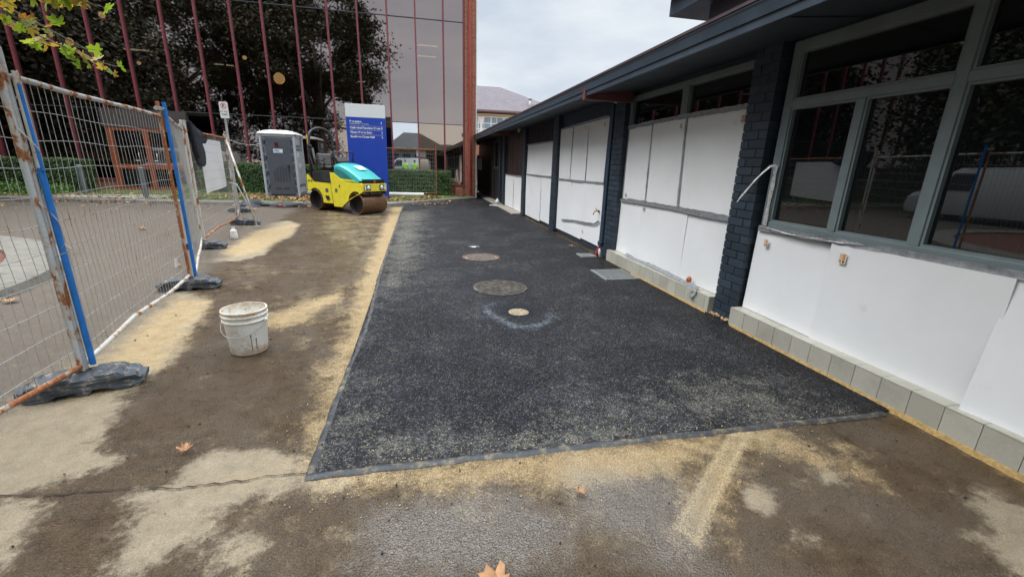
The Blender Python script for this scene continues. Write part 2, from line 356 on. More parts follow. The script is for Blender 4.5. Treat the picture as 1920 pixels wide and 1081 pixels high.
# the edge of an old painted line showing through
mask_line = frayed(n, l, s.outputs[2], pv, [(12, .35), (60, .5), (150, .4)], .10)
mask_edge = mth(n, l, 'SUBTRACT', 1, mth(n, l, 'ABSOLUTE', mth(n, l, 'MULTIPLY', mth(n, l, 'SUBTRACT', s.outputs[2], .62), 3.4)), clamp=True)
mask_edge = mth(n, l, 'MULTIPLY', mask_edge, ramp(n, l, fine.outputs[0], [(.40, (0,0,0)), (.55, (1,1,1))]).outputs[0])
c = mixc(n, l, mth(n, l, 'MULTIPLY', mask_line, .42), c, (.40, .30, .17))
c = mixc(n, l, mth(n, l, 'MULTIPLY', mask_edge, .8), c, (.60, .47, .27))
grain = ramp(n, l, vo.outputs['Distance'], [(.05, (1.35,)*3), (.62, (.35,)*3)]).outputs[0]
c = mixc(n, l, mth(n, l, 'MULTIPLY_ADD', mask_dry, -.28, .42), c, grain, 'MULTIPLY')
sp = ramp(n, l, grit.outputs[0], [(.34, (.35,)*3), (.5, (1,)*3), (.66, (2.0,)*3)]).outputs[0]
c = mixc(n, l, mth(n, l, 'MULTIPLY_ADD', mask_dry, -.35, .65), c, sp, 'MULTIPLY')
# puddles, their wet sheen partly painted in as a greyer base colour
gm = s2.outputs[1]
mask_pud = frayed(n, l, gm, pv, [(3, 1.0), (20, .5)], .3)
c = mixc(n, l, mth(n, l, 'MULTIPLY', mask_pud, .4), c, (.155, .132, .108))
l.new(c, b.inputs['Base Color'])
dry_any = mth(n, l, 'MAXIMUM', mask_dry, mth(n, l, 'MAXIMUM', mask_sand, mask_grey))
rg = mth(n, l, 'MULTIPLY_ADD', dry_any, .42, mth(n, l, 'MULTIPLY_ADD', mid.outputs[0], .35, .12))
rg = mth(n, l, 'MAXIMUM', mth(n, l, 'SUBTRACT', rg, mth(n, l, 'MULTIPLY', mask_pud, .30)), .08)
l.new(rg, b.inputs['Roughness'])
nb = bump(n, l, b, vo.outputs['Distance'], .8, .008)
hb = mth(n, l, 'ADD', fine.outputs[0], mth(n, l, 'MULTIPLY', mid.outputs[0], 2.0))
nb2 = bump(n, l, b, hb, .5, .006, nb)
pn_ = noise(n, l, 38, 2, .45, pv, .8)
bnp = n.new('ShaderNodeBump'); bnp.inputs['Distance'].default_value = .012; l.new(pn_.outputs[0], bnp.inputs['Height']); l.new(mth(n, l, 'MULTIPLY', mask_pud, .9), bnp.inputs['Strength']); l.new(nb2, bnp.inputs['Normal']); l.new(bnp.outputs[0], b.inputs['Normal'])
l.new(mth(n, l, 'MULTIPLY_ADD', mask_pud, .9, .22), b.inputs['Specular IOR Level'])
M['driveway'] = m

def stain_ch(P):
    sand = field(P, STAINS['sand'], .17); dry = field(P, STAINS['dry'], .20)
    wash = field(P, STAINS['wash'], .6); pud = field(P, STAINS['pud'], .22)
    grey = np.clip(((-P[:, 0]-2.6-.115*(P[:, 1]-3))/.7)+.5, 0, 1)*np.clip((16.9-P[:, 1])/.8+1, 0, 1)
    grey = np.maximum(grey, np.clip((-P[:, 1]-.5)/1, 0, 1))
    # a tyre-wide dusty scuff along the foot of the tiles
    foot = np.clip(.40-np.abs(P[:, 0]-3.22)/.12, 0, 1)*(P[:, 1] > -3)
    sand = np.maximum(sand, foot)
    strip = field(P, [[(1.89, 2.0), (2.059, 1.994), (1.873, 1.856), (1.56, 1.61), (1.361, 1.456), (1.178, 1.287), (1.11, 1.394)]], .05)
    return {'stain': np.column_stack([sand, dry, strip]), 'wet': np.column_stack([wash, pud, grey])}
def zroad(P): return -.006*np.ones(len(P))+.003*np.sin(P[:, 0]*1.3)*np.sin(P[:, 1]*.9)
xs = np.concatenate([np.arange(-42, -14, .7), np.arange(-14, -4, .1), np.arange(-4, 3.4, .045), np.arange(3.5, 12, .5)])
ys = np.concatenate([np.arange(-30, 0, .6), np.arange(0, 5.5, .045), np.arange(5.5, 12, .08), np.arange(12, 26.5, .2)])
grid_sheet('driveway', xs, ys, zroad, M['driveway'], stain_ch)
# far ground reaching the horizon
gb = MB(); gb.quad((-300, -300, -.05), (300, -300, -.05), (300, 300, -.05), (-300, 300, -.05))
tag(gb.build('ground', M['concrete']), kind='structure')

# fresh black asphalt
m, n, l, b = newmat('new_black_asphalt')
pv = posvec(n)
a = n.new('ShaderNodeAttribute'); a.attribute_name = 'dust'; s = n.new('ShaderNodeSeparateColor'); l.new(a.outputs['Color'], s.inputs[0])
big = noise(n, l, 1.3, 6, .6, pv, .4); mid = noise(n, l, 7, 7, .68, pv); fine = noise(n, l, 60, 5, .72, pv); grit = noise(n, l, 230, 3, .7, pv)
vo = n.new('ShaderNodeTexVoronoi'); vo.inputs['Scale'].default_value = 78; l.new(pv, vo.inputs['Vector'])
vo2 = n.new('ShaderNodeTexVoronoi'); vo2.inputs['Scale'].default_value = 78; vo2.feature = 'F1'; l.new(pv, vo2.inputs['Vector'])
base = ramp(n, l, mid.outputs[0], [(.25, (.009, .009, .011)), (.55, (.017, .018, .022)), (.8, (.034, .034, .039))]).outputs[0]
base = mixc(n, l, ramp(n, l, big.outputs[0], [(.45, (0,0,0)), (.72, (.5,)*3)]).outputs[0], base, (.045, .046, .052))
stone = ramp(n, l, vo2.outputs['Color'], [(.2, (.5,)*3), (.6, (.9,)*3), (.88, (2.1,)*3)]).outputs[0]
base = mixc(n, l, 1, base, stone, 'MULTIPLY')
# dust shows as pale grains: each stone is dusty or not, more of them where dust gathered
v3 = n.new('ShaderNodeTexVoronoi'); v3.inputs['Scale'].default_value = 150; l.new(pv, v3.inputs['Vector']); s3 = n.new('ShaderNodeSeparateColor'); l.new(v3.outputs['Color'], s3.inputs[0])
dustm = frayed(n, l, mth(n, l, 'MULTIPLY', s.outputs[2], .50), pv, [(1.3, 1.1), (4, 1.2), (17, 1.0)], .30, .52)
palem = frayed(n, l, mth(n, l, 'MULTIPLY', s.outputs[0], .70), pv, [(1.6, 1.0), (6, 1.1), (25, 1.0)], .34)
dens = mth(n, l, 'MAXIMUM', mth(n, l, 'MULTIPLY', dustm, .20), mth(n, l, 'MULTIPLY', palem, .42))
dens = mth(n, l, 'ADD', dens, .03)
md = n.new('ShaderNodeMapRange'); l.new(mth(n, l, 'SUBTRACT', dens, s3.outputs[0]), md.inputs[0]); md.inputs[1].default_value = -.03; md.inputs[2].default_value = .03
hue_d = mixc(n, l, s3.outputs[1], (.42, .35, .21), (.28, .28, .28))
base = mixc(n, l, mth(n, l, 'MULTIPLY', md.outputs[0], .36), base, hue_d)
base = mixc(n, l, mth(n, l, 'MULTIPLY', dens, .36), base, (.34, .32, .26))
bluem = frayed(n, l, s.outputs[1], pv, [(5, 1.0), (20, .9), (60, .7)], .35)
bm_ = mth(n, l, 'MULTIPLY', bluem, mth(n, l, 'MULTIPLY_ADD', fine.outputs[0], .5, .02))
base = mixc(n, l, bm_, base, (.36, .42, .50))
dv = n.new('ShaderNodeVectorMath'); dv.operation = 'DISTANCE'; l.new(pv, dv.inputs[0]); dv.inputs[1].default_value = (1.06, 4.43, 0)
wet = n.new('ShaderNodeMapRange'); l.new(mth(n, l, 'MULTIPLY_ADD', mid.outputs[0], .18, dv.outputs['Value']), wet.inputs[0]); wet.inputs[1].default_value = .24; wet.inputs[2].default_value = .42; wet.inputs[3].default_value = .8; wet.inputs[4].default_value = 0
base = mixc(n, l, wet.outputs[0], base, (.012, .014, .018))
spk = ramp(n, l, grit.outputs[0], [(.34, (.35,)*3), (.5, (1,)*3), (.66, (2.2,)*3)]).outputs[0]
base = mixc(n, l, .85, base, spk, 'MULTIPLY')
l.new(base, b.inputs['Base Color'])
l.new(mth(n, l, 'MULTIPLY_ADD', mid.outputs[0], .35, .42), b.inputs['Roughness']); setb(b, Specular_IOR_Level=.10)
nb = bump(n, l, b, vo.outputs['Distance'], .9, .008)
bump(n, l, b, mth(n, l, 'ADD', fine.outputs[0], mth(n, l, 'MULTIPLY', mid.outputs[0], 1.5)), .4, .006, nb)
M['newasphalt'] = m
CAP = (1.06, 4.43)
def dust_ch(P):
    pale = field(P, STAINS['pale'], .40)
    rr = np.hypot((P[:, 0]-CAP[0]-.03), (P[:, 1]-CAP[1]-.02)*.8); th = np.arctan2(P[:, 1]-CAP[1], P[:, 0]-CAP[0])
    ring = np.clip(.62-np.abs(rr-.36-.04*np.sin(3*th))/.16, 0, 1)*np.clip(.75+.5*np.cos(th+2.3), .2, 1)
    edge = np.minimum(P[:, 1]-2.045, (P[:, 0]+.60))
    far = np.clip(.42+.3*np.exp(-np.clip(edge, 0, 9)/.35)-np.clip((P[:, 0]-2.0)/1.2, 0, 1)*.12, 0, 1)
    return {'dust': np.column_stack([pale, ring, far])}
def zpatch(P):
    d = np.hypot(P[:, 0]-CAP[0], P[:, 1]-CAP[1])
    z = .006+.002*np.sin(P[:, 0]*2.1+1)*np.sin(P[:, 1]*1.3)
    z -= .006*np.exp(-(d/.22)**2)
    edge = np.minimum(P[:, 1]-2.045, (P[:, 0]+.60)); return z-.004*np.exp(-np.clip(edge, 0, 9)/.03)
xs = np.concatenate([[-.605, -.59, -.56], np.arange(-.53, 3.24, .05), [3.26]])
ys = np.concatenate([[2.035, 2.05, 2.08], np.arange(2.12, 9, .05), np.arange(9, 27, .2)])
grid_sheet('asphalt_patch', xs, ys, zpatch, M['newasphalt'], dust_ch)

# bitumen band sealing the joint of the patch (left edge and near edge)
m, n, l, b = newmat('joint_sealer'); pv = posvec(n)
t = noise(n, l, 14, 6, .7, pv); t2 = noise(n, l, 140, 4, .7, pv)
c = ramp(n, l, t.outputs[0], [(.3, (.022, .024, .027)), (.5, (.048, .051, .055)), (.60, (.15, .125, .08)), (.75, (.33, .25, .14))]).outputs[0]
l.new(mixc(n, l, .6, c, ramp(n, l, t2.outputs[0], [(.3, (.6,)*3), (.7, (1.4,)*3)]).outputs[0], 'MULTIPLY'), b.inputs['Base Color'])
setb(b, Roughness=.5); bump(n, l, b, t2.outputs[0], .4, .004); M['seal'] = m
def band(pts, w0, z=.021):
    mb = MB(); V = []; rnd = random.Random(3)
    for i, p in enumerate(pts):
        p = Vector(p); d = Vector(pts[min(i+1, len(pts)-1)])-Vector(pts[max(i-1, 0)]); nn = Vector((-d.y, d.x)).normalized()
        a1 = w0*(.5+rnd.uniform(-.12, .12)); b1 = w0*(.5+rnd.uniform(-.12, .12))
        V += [(p.x+nn.x*(a1+.012), p.y+nn.y*(a1+.012), -.008), (p.x+nn.x*a1*.8, p.y+nn.y*a1*.8, z), (p.x-nn.x*b1*.8, p.y-nn.y*b1*.8, z), (p.x-nn.x*(b1+.012), p.y-nn.y*(b1+.012), z-.012)]
    F = []
    for i in range(len(pts)-1):
        for k in range(3): F.append((i*4+k, i*4+k+1, i*4+4+k+1, i*4+4+k))
    mb.add(V, F); return mb
yy = np.arange(2.05, 17.6, .12)
xoff = lambda y: -.61+.05*np.exp(-((y-4.4)/1.3)**2)
band([(xoff(y)+random.uniform(-.008, .008), y) for y in yy], 0.030, .0075).build('joint_seal_strip', M['seal'], smooth=True)
band([(x, 2.043-.009*x+random.uniform(-.006, .006)) for x in np.arange(-.63, 3.22, .07)], .030, .0085).build('joint_seal_strip', M['seal'], smooth=True)
for o in [o for o in bpy.data.objects if o.name.startswith('joint_seal_strip')]: tag(o, kind='structure')

ck = MB(); V = []; pts = [(-.605, 2.071), (-.70, 2.078), (-.829, 2.082), (-.92, 2.07), (-1.022, 2.065), (-1.11, 2.072), (-1.212, 2.061), (-1.34, 2.09), (-1.466, 2.106), (-1.58, 2.112), (-1.68, 2.126), (-1.78, 2.124), (-1.881, 2.133), (-2.02, 2.16), (-2.166, 2.177), (-2.5, 2.2)]
rnd = random.Random(2)
for (a_, b_), (c_, d_) in zip(pts, pts[1:]):
    for k in range(4):
        t = k/4; x, y = a_+(c_-a_)*t+rnd.gauss(0, .003), b_+(d_-b_)*t+rnd.gauss(0, .004); w_ = rnd.uniform(.0015, .005)
        V += [(x, y-w_, .0005), (x, y+w_, .0005)]
ck.add(V, [(i, i+2, i+3, i+1) for i in range(0, len(V)-2, 2)])
tag(ck.build('pavement_crack', plain('crack_dark', (.035, .025, .016), .9)), kind='structure')
# verge: kerb, concrete path edge and grass bank
def kerb_y(x):
    pts = [(-44, 18.2), (-13.5, 17.6), (-10.3, 17.1), (-8.0, 16.75), (-3.6, 16.45), (-1.0, 16.75), (.3, 17.9), (1.3, 19.0), (2.55, 20.2)]
    for (a0, b0), (a1, b1) in zip(pts, pts[1:]):
        if x <= a1: return b0+(b1-b0)*(x-a0)/(a1-a0)
    return pts[-1][1]
xsk = list(np.concatenate([np.arange(-44, -14, 1.5), np.arange(-14, 2.55, .25), [2.55]]))
kb = MB(); V = []
for x in xsk:
    y = kerb_y(x); V += [(x, y, -.03), (x, y+.015, .085), (x, y+.03, .105), (x, y+.42, .115), (x, y+.42, .0)]
F = [(i*5+k, i*5+k+1, i*5+5+k+1, i*5+5+k) for i in range(len(xsk)-1) for k in range(4)]
kb.add(V, F); o = kb.build('kerb', M['kerb'], smooth=False); tag(o, kind='structure')
GY = 20.75
def gz(y): return .12+.09*min(1, max(0, (y-17.2)/3.3))
vb = MB(); V = []
for x in xsk:
    y = kerb_y(x)+.40
    ys_ = [y, y+.5*(GY+.4-y), max(y+.01, GY+.4)]
    V += [(x, q, gz(q) if i else .112) for i, q in enumerate(ys_)]
F = [(i*3+k, i*3+k+1, i*3+3+k+1, i*3+3+k) for i in range(len(xsk)-1) for k in range(2)]
vb.add(V, F)
m, n, l, b = newmat('verge_soil'); pv = posvec(n); t = noise(n, l, 2.2, 6, .7, pv); t2 = noise(n, l, 40, 4, .7, pv)
c = ramp(n, l, t.outputs[0], [(.35, (.075, .055, .035)), (.5, (.10, .12, .035)), (.65, (.14, .19, .045))]).outputs[0]
l.new(mixc(n, l, .7, c, ramp(n, l, t2.outputs[0], [(.3, (.5,)*3), (.7, (1.4,)*3)]).outputs[0], 'MULTIPLY'), b.inputs['Base Color']); setb(b, Roughness=.95)
M['soil'] = m
tag(vb.build('verge', m), kind='structure')
# driveway apron in front of the orange doors
ab = MB(); ab.box(-12.0, -8.9, 17.35, 20.7, .05, .155); tag(ab.build('entrance_path', M['concrete']), kind='structure')

# grass tufts
m, n, l, b = newmat('grass_blade'); oi = objvec(n); t = noise(n, l, 3, 3, .5, posvec(n))
l.new(ramp(n, l, t.outputs[0], [(.3, (.07, .13, .02)), (.6, (.16, .26, .045)), (.8, (.26, .28, .07))]).outputs[0], b.inputs['Base Color']); setb(b, Roughness=.7)
gr = MB()
def grass_ok(x, y):
    if x > -9 and x < -6.2: return True
    if x <= -12.1: return True
    if -6.2 <= x < -5.2: return random.random() < .5
    return random.random() < .30
for i in range(15000):
    x = random.uniform(-15.5, 1.2); y0 = kerb_y(x)+.5; y = y0+abs(random.gauss(0, .9))
    if y > 19.8 or not grass_ok(x, y): continue
    z = gz(y)-.01; h = random.uniform(.03, .075); a_ = random.uniform(0, 6.28); dx, dy = .012*math.cos(a_), .012*math.sin(a_)
    tx, ty = random.gauss(0, .02), random.gauss(0, .02)
    gr.add([(x-dx, y-dy, z), (x+dx, y+dy, z), (x+tx, y+ty, z+h)], [(0, 1, 2)])
tag(gr.build('grass', m, fixn=False), 'short green grass growing on the verge behind the kerb', 'grass', kind='stuff')

# raised round garden bed at the left, concrete rim and mulch
cb = empty('round_garden_bed', (-9.4, 5.1, 0), 'round raised garden bed with a wide concrete rim behind the wire fence', 'garden bed')
rim = MB(); rim.lathe([(4.84, -.03), (4.80, .09), (4.76, .105), (4.24, .115), (4.2, .10), (4.2, -.03)], n=96)
rim.build('rim', M['kerb'], cb, smooth=True, autos=40)
mu = MB(); mu.disc((0, 0, .05), 4.21, 64); mu.build('mulch', plain('red_mulch', (.16, .055, .035), .9, 0, .5, 14, .6), cb)
# ============================================================ LOW BRICK BUILDING (right)
lb = empty('low_brick_building', (3.4, 8, 0), 'long low building of dark painted brick with boarded windows and deep eaves on the right', 'building')
def P3(mb, name, mat, **k):
    """part of the low building, world coordinates"""
    o = mb.build(name, mat, None, **k); o.parent = lb; o.matrix_parent_inverse = Matrix.Translation((-3.4, -8, 0)); return o
COLS = [(-10.0, -9.65), (-6.55, -6.2), (-3.12, -2.77), (.32, .67), (3.755, 4.09), (6.87, 7.25), (10.37, 10.75), (13.7, 14.05), (17.15, 17.5)]
# painted brick material: tone changes from brick to brick come from a random value per loose brick
def brickmat(name, c):
    m, n, l, b = newmat(name)
    g_ = n.new('ShaderNodeNewGeometry'); v = g_.outputs['Position']
    rr = ramp(n, l, g_.outputs['Random Per Island'], [(0, tuple(x*.72 for x in c)), (1, tuple(x*1.3 for x in c))]).outputs[0]
    t = noise(n, l, 60, 6, .7, v); t1 = noise(n, l, 4, 4, .6, v)
    o_ = mixc(n, l, .6, rr, ramp(n, l, t.outputs[0], [(.3, (.6,)*3), (.7, (1.45,)*3)]).outputs[0], 'MULTIPLY')
    o_ = mixc(n, l, ramp(n, l, t1.outputs[0], [(.5, (0,0,0)), (.75, (.35,)*3)]).outputs[0], o_, (.06, .075, .09))
    l.new(o_, b.inputs['Base Color']); setb(b, Roughness=.46); bump(n, l, b, t.outputs[0], .35, .004); return m
M['brickdark'] = brickmat('painted_brick', (.026, .040, .058))
def pillar(y0, y1, detail):
    mb = MB(); rnd = random.Random(int(y0*100))
    zt = 2.76
    mb.box(3.314, 3.60, y0+.006, y1-.006, -.02, zt, 1)
    if detail:
        c = .0865; k = 0; z = .012
        while z < zt-.02:
            h = c-.010; wd = y1-y0; s_ = .235 if k % 2 else .115
            cuts = [y0, y0+s_*wd/.35, y1] if wd < .4 else [y0, y0+s_, y0+.27, y1]
            for a_, b_ in zip(cuts, cuts[1:]):
                j = rnd.uniform(-.0015, .0015)
                a2_ = a_+(.005 if a_ != y0 else 0); b2_ = b_-(.005 if b_ != y1 else 0)
                mb.box(3.302+j, 3.602+j*.3, a2_+j*.5, b2_+j*.5, z, z+h, 0)
            z += c; k += 1
    else: mb.box(3.304, 3.6, y0, y1, .01, zt, 0)
    P3(mb, 'pillar', [M['brickdark'], M['slate']], bevel=.003 if detail else 0)
for (a_, b_) in COLS: pillar(a_, b_, a_ > 3 and a_ < 15)
# broken mortar bed at the foot of the near pillar
rb = MB(); rnd = random.Random(4)
for i in range(60):
    y = rnd.uniform(3.72, 4.10); s_ = rnd.uniform(.008, .022)
    mt_ = Matrix.Rotation(rnd.uniform(0, 3), 3, 'Z')@Matrix.Rotation(rnd.uniform(0, 1), 3, 'X')
    rb.obox((3.285+rnd.uniform(-.02, .012), y, .012+rnd.uniform(0, .02)), (s_, s_*1.6, s_), mt_)
P3(rb, 'mortar_rubble', plain('mortar_crumbs', (.50, .34, .20), .9, 0, .4, 40, .5))

# wall core behind everything
wb = MB(); wb.box(3.62, 3.78, -10, 25.4, 0, 3.0)
P3(wb, 'wall', M['slate'])
glass_m, n, l, b = newmat('dark_window_glass')
v = posvec(n); setb(b, Base_Color=(.006, .008, .009, 1), Roughness=.015, IOR=1.75, Specular_IOR_Level=.5)
wv = noise(n, l, .5, 1, .4, v); bump(n, l, b, wv.outputs[0], .012, .03); M['winglass'] = glass_m
def frame_bar(mb, y0, y1, z0, z1, x0=3.385, x1=3.47, mi=None): mb.box(x0, x1, y0, y1, z0, z1, mi)
def window(bars, panes, name='window', mat='frame', xg=3.435):
    mb = MB()
    for i, q in enumerate(bars): frame_bar(mb, *q)
    w_ = P3(mb, name, M[mat], bevel=.004)
    for (a_, b_, c_, d_) in panes:
        g_ = MB(); g_.box(xg, xg+.006, a_, b_, c_, d_); gg = g_.build('window_pane', M['winglass']); gg.parent = w_
        gg.matrix_parent_inverse = w_.matrix_world.inverted() if False else Matrix.Identity(4)
        # thin bead round each pane
        bd = MB(); t_ = .018
        bd.box(3.398, xg-.001, a_, b_, c_, c_+t_); bd.box(3.398, xg-.001, a_, b_, d_-t_, d_)
        bd.box(3.398, xg-.001, a_, a_+t_, c_+t_, d_-t_); bd.box(3.398, xg-.001, b_-t_, b_, c_+t_, d_-t_)
        q = bd.build('glazing_bead', M['frame']if mat == 'frame' else M['frame_dark']); q.parent = w_
    return w_
def bay_window(y0, y1):
    """y0..y1 clear between pillars; two lights with a transom"""
    ym = y0+(y1-y0)*.525; t = .07
    yc = ym+.64
    bars = [(y1-.09, y1, 1.07, 2.74), (y0, y0+.09, 1.07, 2.74), (y0+.09, y1-.09, 2.655, 2.74), (ym, ym+t, 1.135, 2.655),
            (ym+t, y1-.09, 2.18, 2.245), (y0+.09, ym, 2.18, 2.245), (yc, yc+.065, 1.135, 2.18), (y0+.09, y1-.09, 1.075, 1.135)]
    panes = [(ym+t, yc, 1.135, 2.18), (yc+.065, y1-.09, 1.135, 2.18), (ym+t, y1-.09, 2.245, 2.655), (y0+.09, ym, 1.135, 2.18), (y0+.09, ym, 2.245, 2.655)]
    window(bars, panes)
    s_ = MB(); s_.box(3.375, 3.6, y0, y1, 1.035, 1.073); P3(s_, 'sill', M['frame'], bevel=.004)
    lo = MB(); lo.box(3.42, 3.61, y0, y1, .0, 1.034); P3(lo, 'spandrel', M['slate'])
    up = MB(); up.box(3.41, 3.61, y0, y1, 2.742, 3.0); P3(up, 'lintel', M['slate'])
for (a_, b_), (c_, d_) in zip(COLS[:4], COLS[1:5]): bay_window(b_+.02, c_-.05)
# jamb cover strips between pillar and window
for (a_, b_), (c_, d_) in zip(COLS[:4], COLS[1:5]):
    s_ = MB(); s_.box(3.44, 3.6, c_-.05, c_, 0, 2.9); s_.box(3.44, 3.6, b_, b_+.02, 0, 2.9); P3(s_, 'jamb_strip', M['frame_dark'])

# bay 2: clerestory over the boarded windows
window([(4.10, 4.16, .21, 2.70), (6.79, 6.86, .21, 2.70), (4.16, 6.79, 2.64, 2.70), (5.28, 5.42, 2.22, 2.64), (4.16, 6.79, 2.16, 2.22), (4.16, 6.79, 1.07, 1.13)],
       [(4.16, 5.28, 2.22, 2.64), (5.42, 6.79, 2.22, 2.64), (4.16, 6.79, 1.13, 2.16)], mat='frame')
s_ = MB(); s_.box(3.43, 3.61, 4.1, 6.86, 0, 1.07); P3(s_, 'spandrel', M['slate'])
s_ = MB(); s_.box(3.42, 3.61, 4.1, 6.86, 2.702, 3.0); P3(s_, 'lintel', M['slate'])
# bays 3,4,5: dark infill
s_ = MB(); s_.box(3.41, 3.61, 7.25, 10.37, 0, 3.0); P3(s_, 'infill_wall', M['slate'])
s_ = MB(); s_.box(3.43, 3.61, 10.75, 13.7, 0, 3.0); P3(s_, 'infill_wall', M['slate'])
s_ = MB()
for i in range(17): s_.box(3.39, 3.428, 10.80+i*.17, 10.80+i*.17+.10, 2.2, 2.76)
P3(s_, 'timber_battens', M['darkbrown'])
s_ = MB(); s_.box(3.43, 3.61, 14.05, 17.15, 0, 3.0); P3(s_, 'infill_wall', M['slate'])
s_ = MB(); rnd = random.Random(2)
for i in range(18):
    y = 14.1+i*.17; s_.box(3.385+rnd.uniform(0, .015), 3.428, y, y+.145, 1.24, 2.74)
P3(s_, 'timber_boards', plain('brown_boards', (.028, .018, .019), .4, 0, .5, 12, dirt=(.16, .13, .12), dirtamt=.70))
s_ = MB(); s_.box(3.37, 3.40, 14.1, 14.14, 1.24, 2.62); P3(s_, 'white_post', M['white_paint'])
# far stretch: dark cladding, slim window, grey service box post
s_ = MB(); s_.box(3.43, 3.61, 17.5, 25.4, 0, 3.0)
for i in range(26): s_.box(3.40, 3.428, 17.55+i*.3, 17.55+i*.3+.27, .08, 2.7) if not (19.0 < 17.55+i*.3+.14 < 20.0) else None
P3(s_, 'cladding', M['darkbrown'])
window([(19.0, 19.06, 1.42, 2.62), (19.92, 19.98, 1.42, 2.62), (19.06, 19.92, 2.56, 2.62), (19.06, 19.92, 1.42, 1.48)], [(19.06, 19.92, 1.48, 2.56)], mat='frame_dark', xg=3.425)
s_ = MB(); s_.box(3.32, 3.43, 18.1, 18.35, .02, 2.72); s_.box(3.34, 3.43, 17.9, 17.96, .02, 2.72); P3(s_, 'door_post', M['slate'])

# downpipe with shoe beside second pillar
dp = MB(); dp.box(3.285, 3.385, 7.30, 7.42, .24, 2.70); dp.box(3.26, 3.385, 7.29, 7.43, .19, .28); dp.box(3.28, 3.392, 7.29, 7.43, 1.9, 1.93); dp.box(3.28, 3.392, 7.29, 7.43, .9, .93)
P3(dp, 'downpipe', plain('downpipe_paint', (.028, .050, .082), .4, 0, .2, 5), bevel=.012)
# brass tap
tp = MB(); tp.tube([(3.36, 7.72, .80), (3.27, 7.72, .80)], .012, 10); tp.tube([(3.29, 7.72, .80), (3.26, 7.72, .765), (3.255, 7.72, .73)], .011, 10)
tp.tube([(3.305, 7.72, .80), (3.305, 7.72, .845)], .008, 8); tp.tube([(3.305, 7.685, .85), (3.305, 7.755, .85)], .008, 8); tp.tube([(3.36, 7.72, .80), (3.35, 7.72, .80)], .028, 14)
P3(tp, 'tap', M['brass'], smooth=True)

# tiled plinths
m, n, l, b = newmat('cream_tile'); g_ = n.new('ShaderNodeNewGeometry'); v = g_.outputs['Position']
rr = ramp(n, l, g_.outputs['Random Per Island'], [(0, (.42, .405, .34)), (1, (.52, .50, .43))]).outputs[0]
t = noise(n, l, 5, 6, .65, v); t2 = noise(n, l, 70, 4, .7, v); t3 = noise(n, l, 34, 3, .5, v)
c = mixc(n, l, .5, rr, ramp(n, l, t2.outputs[0], [(.3, (.85,)*3), (.7, (1.12,)*3)]).outputs[0], 'MULTIPLY')
c = mixc(n, l, ramp(n, l, t.outputs[0], [(.48, (0,0,0)), (.72, (.45,)*3)]).outputs[0], c, (.30, .275, .21))
c = mixc(n, l, ramp(n, l, t3.outputs[0], [(.70, (0,0,0)), (.74, (.8,)*3)]).outputs[0], c, (.12, .10, .07))
sz = n.new('ShaderNodeSeparateXYZ'); l.new(v, sz.inputs[0])
lo_ = ramp(n, l, mth(n, l, 'MULTIPLY_ADD', t.outputs[0], .05, sz.outputs[2]), [(.03, (.8,)*3), (.055, (0,0,0))]).outputs[0]
c = mixc(n, l, lo_, c, (.42, .27, .10))
l.new(c, b.inputs['Base Color']); setb(b, Roughness=.38); M['tile'] = m
M['grout'] = plain('grout', (.09, .075, .055), .9, 0, .3, 20)
def plinth(y0, y1, x0=3.24, x1=3.40, h=.205, w_=.1975):
    mb = MB(); mb.box(x0+.006, x1, y0+.004, y1-.004, -.02, h-.005, 1)
    y = y1
    while y > y0+.02:
        a_ = max(y-w_+.0035, y0)
        mb.box(x0, x0+.012, a_, y, .012, h-.013, 0)         # riser tile
        mb.box(x0-.001, x1-.004, a_, y, h-.012, h, 0)       # top tile
        y -= w_
    mb.box(x0, x1-.03, y1+.0005, y1+.011, .012, h-.002, 0)
    mb.box(x0, x1-.03, y0-.011, y0-.0005, .012, h-.002, 0)
    return P3(mb, 'tile_plinth', [M['tile'], M['grout']], bevel=.0015)
plinth(.70, 3.733); plinth(4.115, 6.94); plinth(-2.74, .30)
# yellow sand bead lying along the foot of the tiles
sb_ = MB(); rnd = random.Random(9); V = []; ysb = np.arange(.2, 6.9, .05)
M['sandbead'] = plain('orange_sand', (.50, .33, .13), .95, 0, .35, 50, .6)
for seg in ((.2, 3.74), (4.12, 6.0)):
    V = []; ys2 = np.arange(seg[0], seg[1], .03)
    for y in ys2:
        wv_ = .012+rnd.uniform(0, .010); V += [(3.235-wv_, y, -.02), (3.238-wv_*.4, y, .022+rnd.uniform(0, .006)), (3.2395, y, .024)]
    F = [(i*3+k, i*3+k+1, i*3+3+k+1, i*3+3+k) for i in range(len(ys2)-1) for k in range(2)]
    sb_.add(V, F)
o = sb_.build('sand_bead', M['sandbead']); tag(o, 'thin line of orange sand lying along the foot of the cream tiles', 'sand', kind='stuff')

# roof, fascia, gutter, soffit, rafters
rf = MB()
Y0, Y1 = -10.5, 25.6
rf.add([(2.52, Y0, 2.865), (9.5, Y0, 4.0), (9.5, Y1, 4.0), (2.52, Y1, 2.865), (2.52, Y0, 2.845), (9.5, Y0, 3.9), (9.5, Y1, 3.9), (2.52, Y1, 2.845)],
       [(0,1,2,3), (4,7,6,5), (0,4,5,1), (2,6,7,3), (0,3,7,4), (1,5,6,2)])
roof = P3(rf, 'roof', plain('roof_metal', (.06, .05, .055), .5, .2, .2, 3))
gt = MB(); prof = [(2.54, 2.72), (2.535, 2.75), (2.525, 2.80), (2.515, 2.815), (2.515, 2.83), (2.53, 2.83), (2.60, 2.83), (2.60, 2.72)]
gt.prism(prof, lambda u, v, w_: (u, w_, v), Y0, Y1); gt.build('gutter', M['fascia'], roof)
for o in (roof.children if hasattr(roof, 'children') else []): o.matrix_parent_inverse = Matrix.Identity(4)
